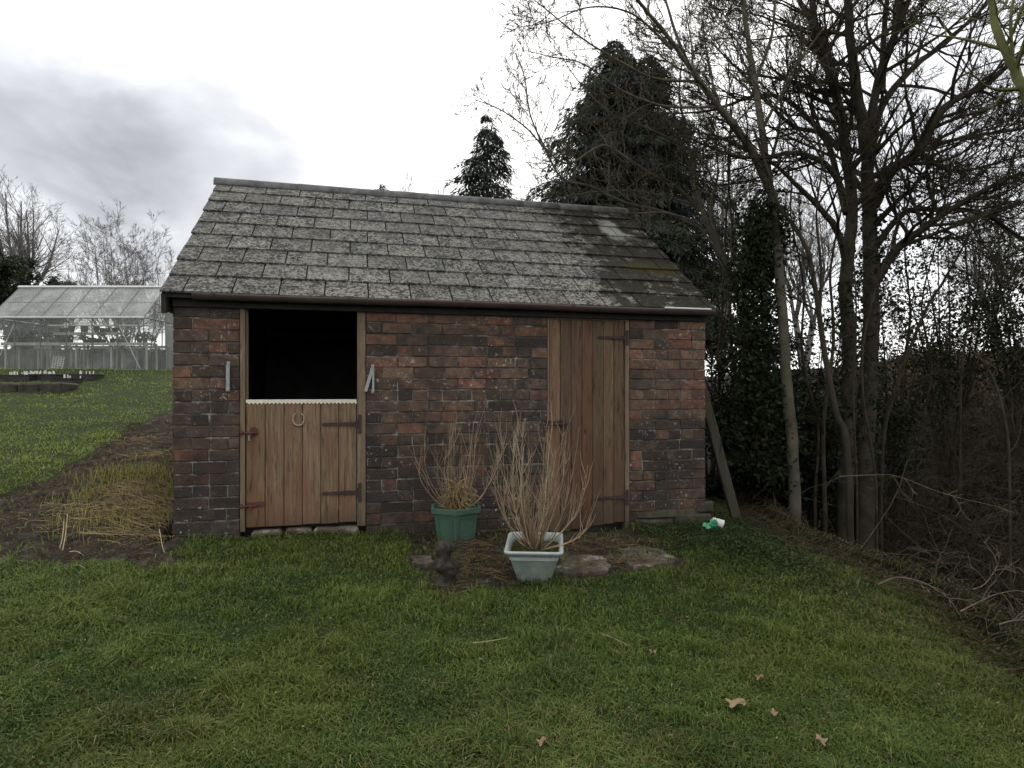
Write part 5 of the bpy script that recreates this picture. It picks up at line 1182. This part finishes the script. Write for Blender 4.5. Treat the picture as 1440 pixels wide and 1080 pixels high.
# ------------------------------------------------------------------ distant bare trees
def fartree(label, pxc, Yd, ytop, wpx, seed_, r0=.22, stems=1, up=.10, lvl=4, kids=4, ivy=0, rmin=.012, group=None, zb=1.6, fork=.3, bark=None, ybase=None):
    rr = random.Random(seed_); b = P(pxc, 500, Yd); b.z = zb; top = P(pxc, ytop, Yd); H = top.z-zb; TB = Tubes(); TW = Tubes(); W = wpx/F*Yd/2
    for s_ in range(stems):
        o_ = rr.uniform(-.25, .25)*W*(stems > 1); tr_ = [b+Vector((o_*.3*k, rr.uniform(-.1, .1), H*fork*k/3)) for k in range(4)]; TB.add(smooth_path(tr_, 3), r0, r0*.75, 8); st = tr_[-1]
        nl = 7 if stems == 1 else 4
        for k in range(nl):
            a = 2*math.pi*k/nl+rr.uniform(-.3, .3); sp_ = rr.uniform(.25, .8) if k else .05
            tip = st+Vector((math.cos(a)*W*sp_, math.sin(a)*W*sp_, H*(1-fork)*rr.uniform(.6, .84)*(1-.3*sp_*sp_)))
            mid = st.lerp(tip, .5)+Vector((math.cos(a)*W*.12, math.sin(a)*W*.12, -H*.03))
            limb(TB, TW, [st-Vector((0, 0, .3)), st.lerp(mid, .5)+randdir(rr)*.1, mid, tip], r0*.5, r0*.08, rr, 13, H*.24, lvl-1, up=up*.25, kids=kids, wob=.11, sides=5, start=.2, ang=.55, rmin=rmin*.8, shrink=.66, kang=.5)
    o = empty('bare_tree', b); tag(o, label, 'tree', group); inv = Matrix.Translation(-b)
    for nm, q in (('trunk', TB), ('crown', TW)): q.build(nm, bark or M_FARBARK, o).matrix_parent_inverse = inv
    if ivy:
        I_ = Bag(); ivy_on(I_, [b, b+Vector((0, 0, H*.25)), b+Vector((0, 0, H*ivy))], .55, 5000, .10, seed_); q = I_.build('ivy', M_IVY, o); q.matrix_parent_inverse = inv
    return o
fartree('bare tree with ivy clad trunk at the far left', 36, 42, 235, 118, 31, r0=.36, ivy=.42, fork=.40, rmin=.0075)
fartree('broad many stemmed bare tree beyond the greenhouse', 188, 36, 275, 190, 32, r0=.10, stems=5, fork=.14, rmin=.0075, up=.06)
fartree('small faint bare tree between the two larger ones at left', 93, 48, 345, 50, 33, r0=.10, stems=2, fork=.2, rmin=.0075, lvl=3)
fartree('bare tree at the very left edge of the view', -12, 38, 280, 90, 34, r0=.18, fork=.25, rmin=.0075)
fartree('pale bare treetop above the left half of the ridge', 572, 34, 226, 60, 35, r0=.10, stems=2, fork=.3, rmin=.008, lvl=3)
fartree('pale bare treetop just left of the smaller conifer', 624, 36, 240, 70, 36, r0=.10, stems=3, fork=.3, rmin=.008, lvl=3)
fartree('bare tree between the smaller and the large conifer', 735, 30, 245, 90, 37, r0=.10, stems=3, fork=.3, rmin=.008, lvl=3)
fartree('distant bare tree right of the large conifer', 1015, 26, 120, 160, 38, r0=.16, stems=2, fork=.3, rmin=.008)
fartree('distant bare tree seen through the twin stemmed tree', 1130, 28, 180, 180, 39, r0=.16, stems=2, fork=.25, rmin=.008)
fartree('distant bare tree on the skyline at the far right', 1400, 30, 200, 180, 40, r0=.16, stems=2, fork=.25, rmin=.008)
def farbush(label, pxc, Yd, yc, rp, n, seed_, size=.09, zb=1.5):
    c = P(pxc, yc, Yd); R_ = rp/F*Yd; bush(label, c, (R_*.8, R_*.6, R_*.62), 14, n, size, seed_, (.012, .017, .010), (.040, .050, .026), 'bush', 'evergreen_bush', sc=.22, tall=3, rootz=zb)
farbush('dark evergreen bush under the ivy clad tree at far left', 34, 38, 402, 50, 15000, 51)
farbush('dark evergreen bush at the extreme left edge', -25, 34, 385, 50, 12000, 52)
farbush('dark hedge bush behind the left end of the greenhouse', 72, 36, 410, 30, 7000, 53, .08)
print('done')
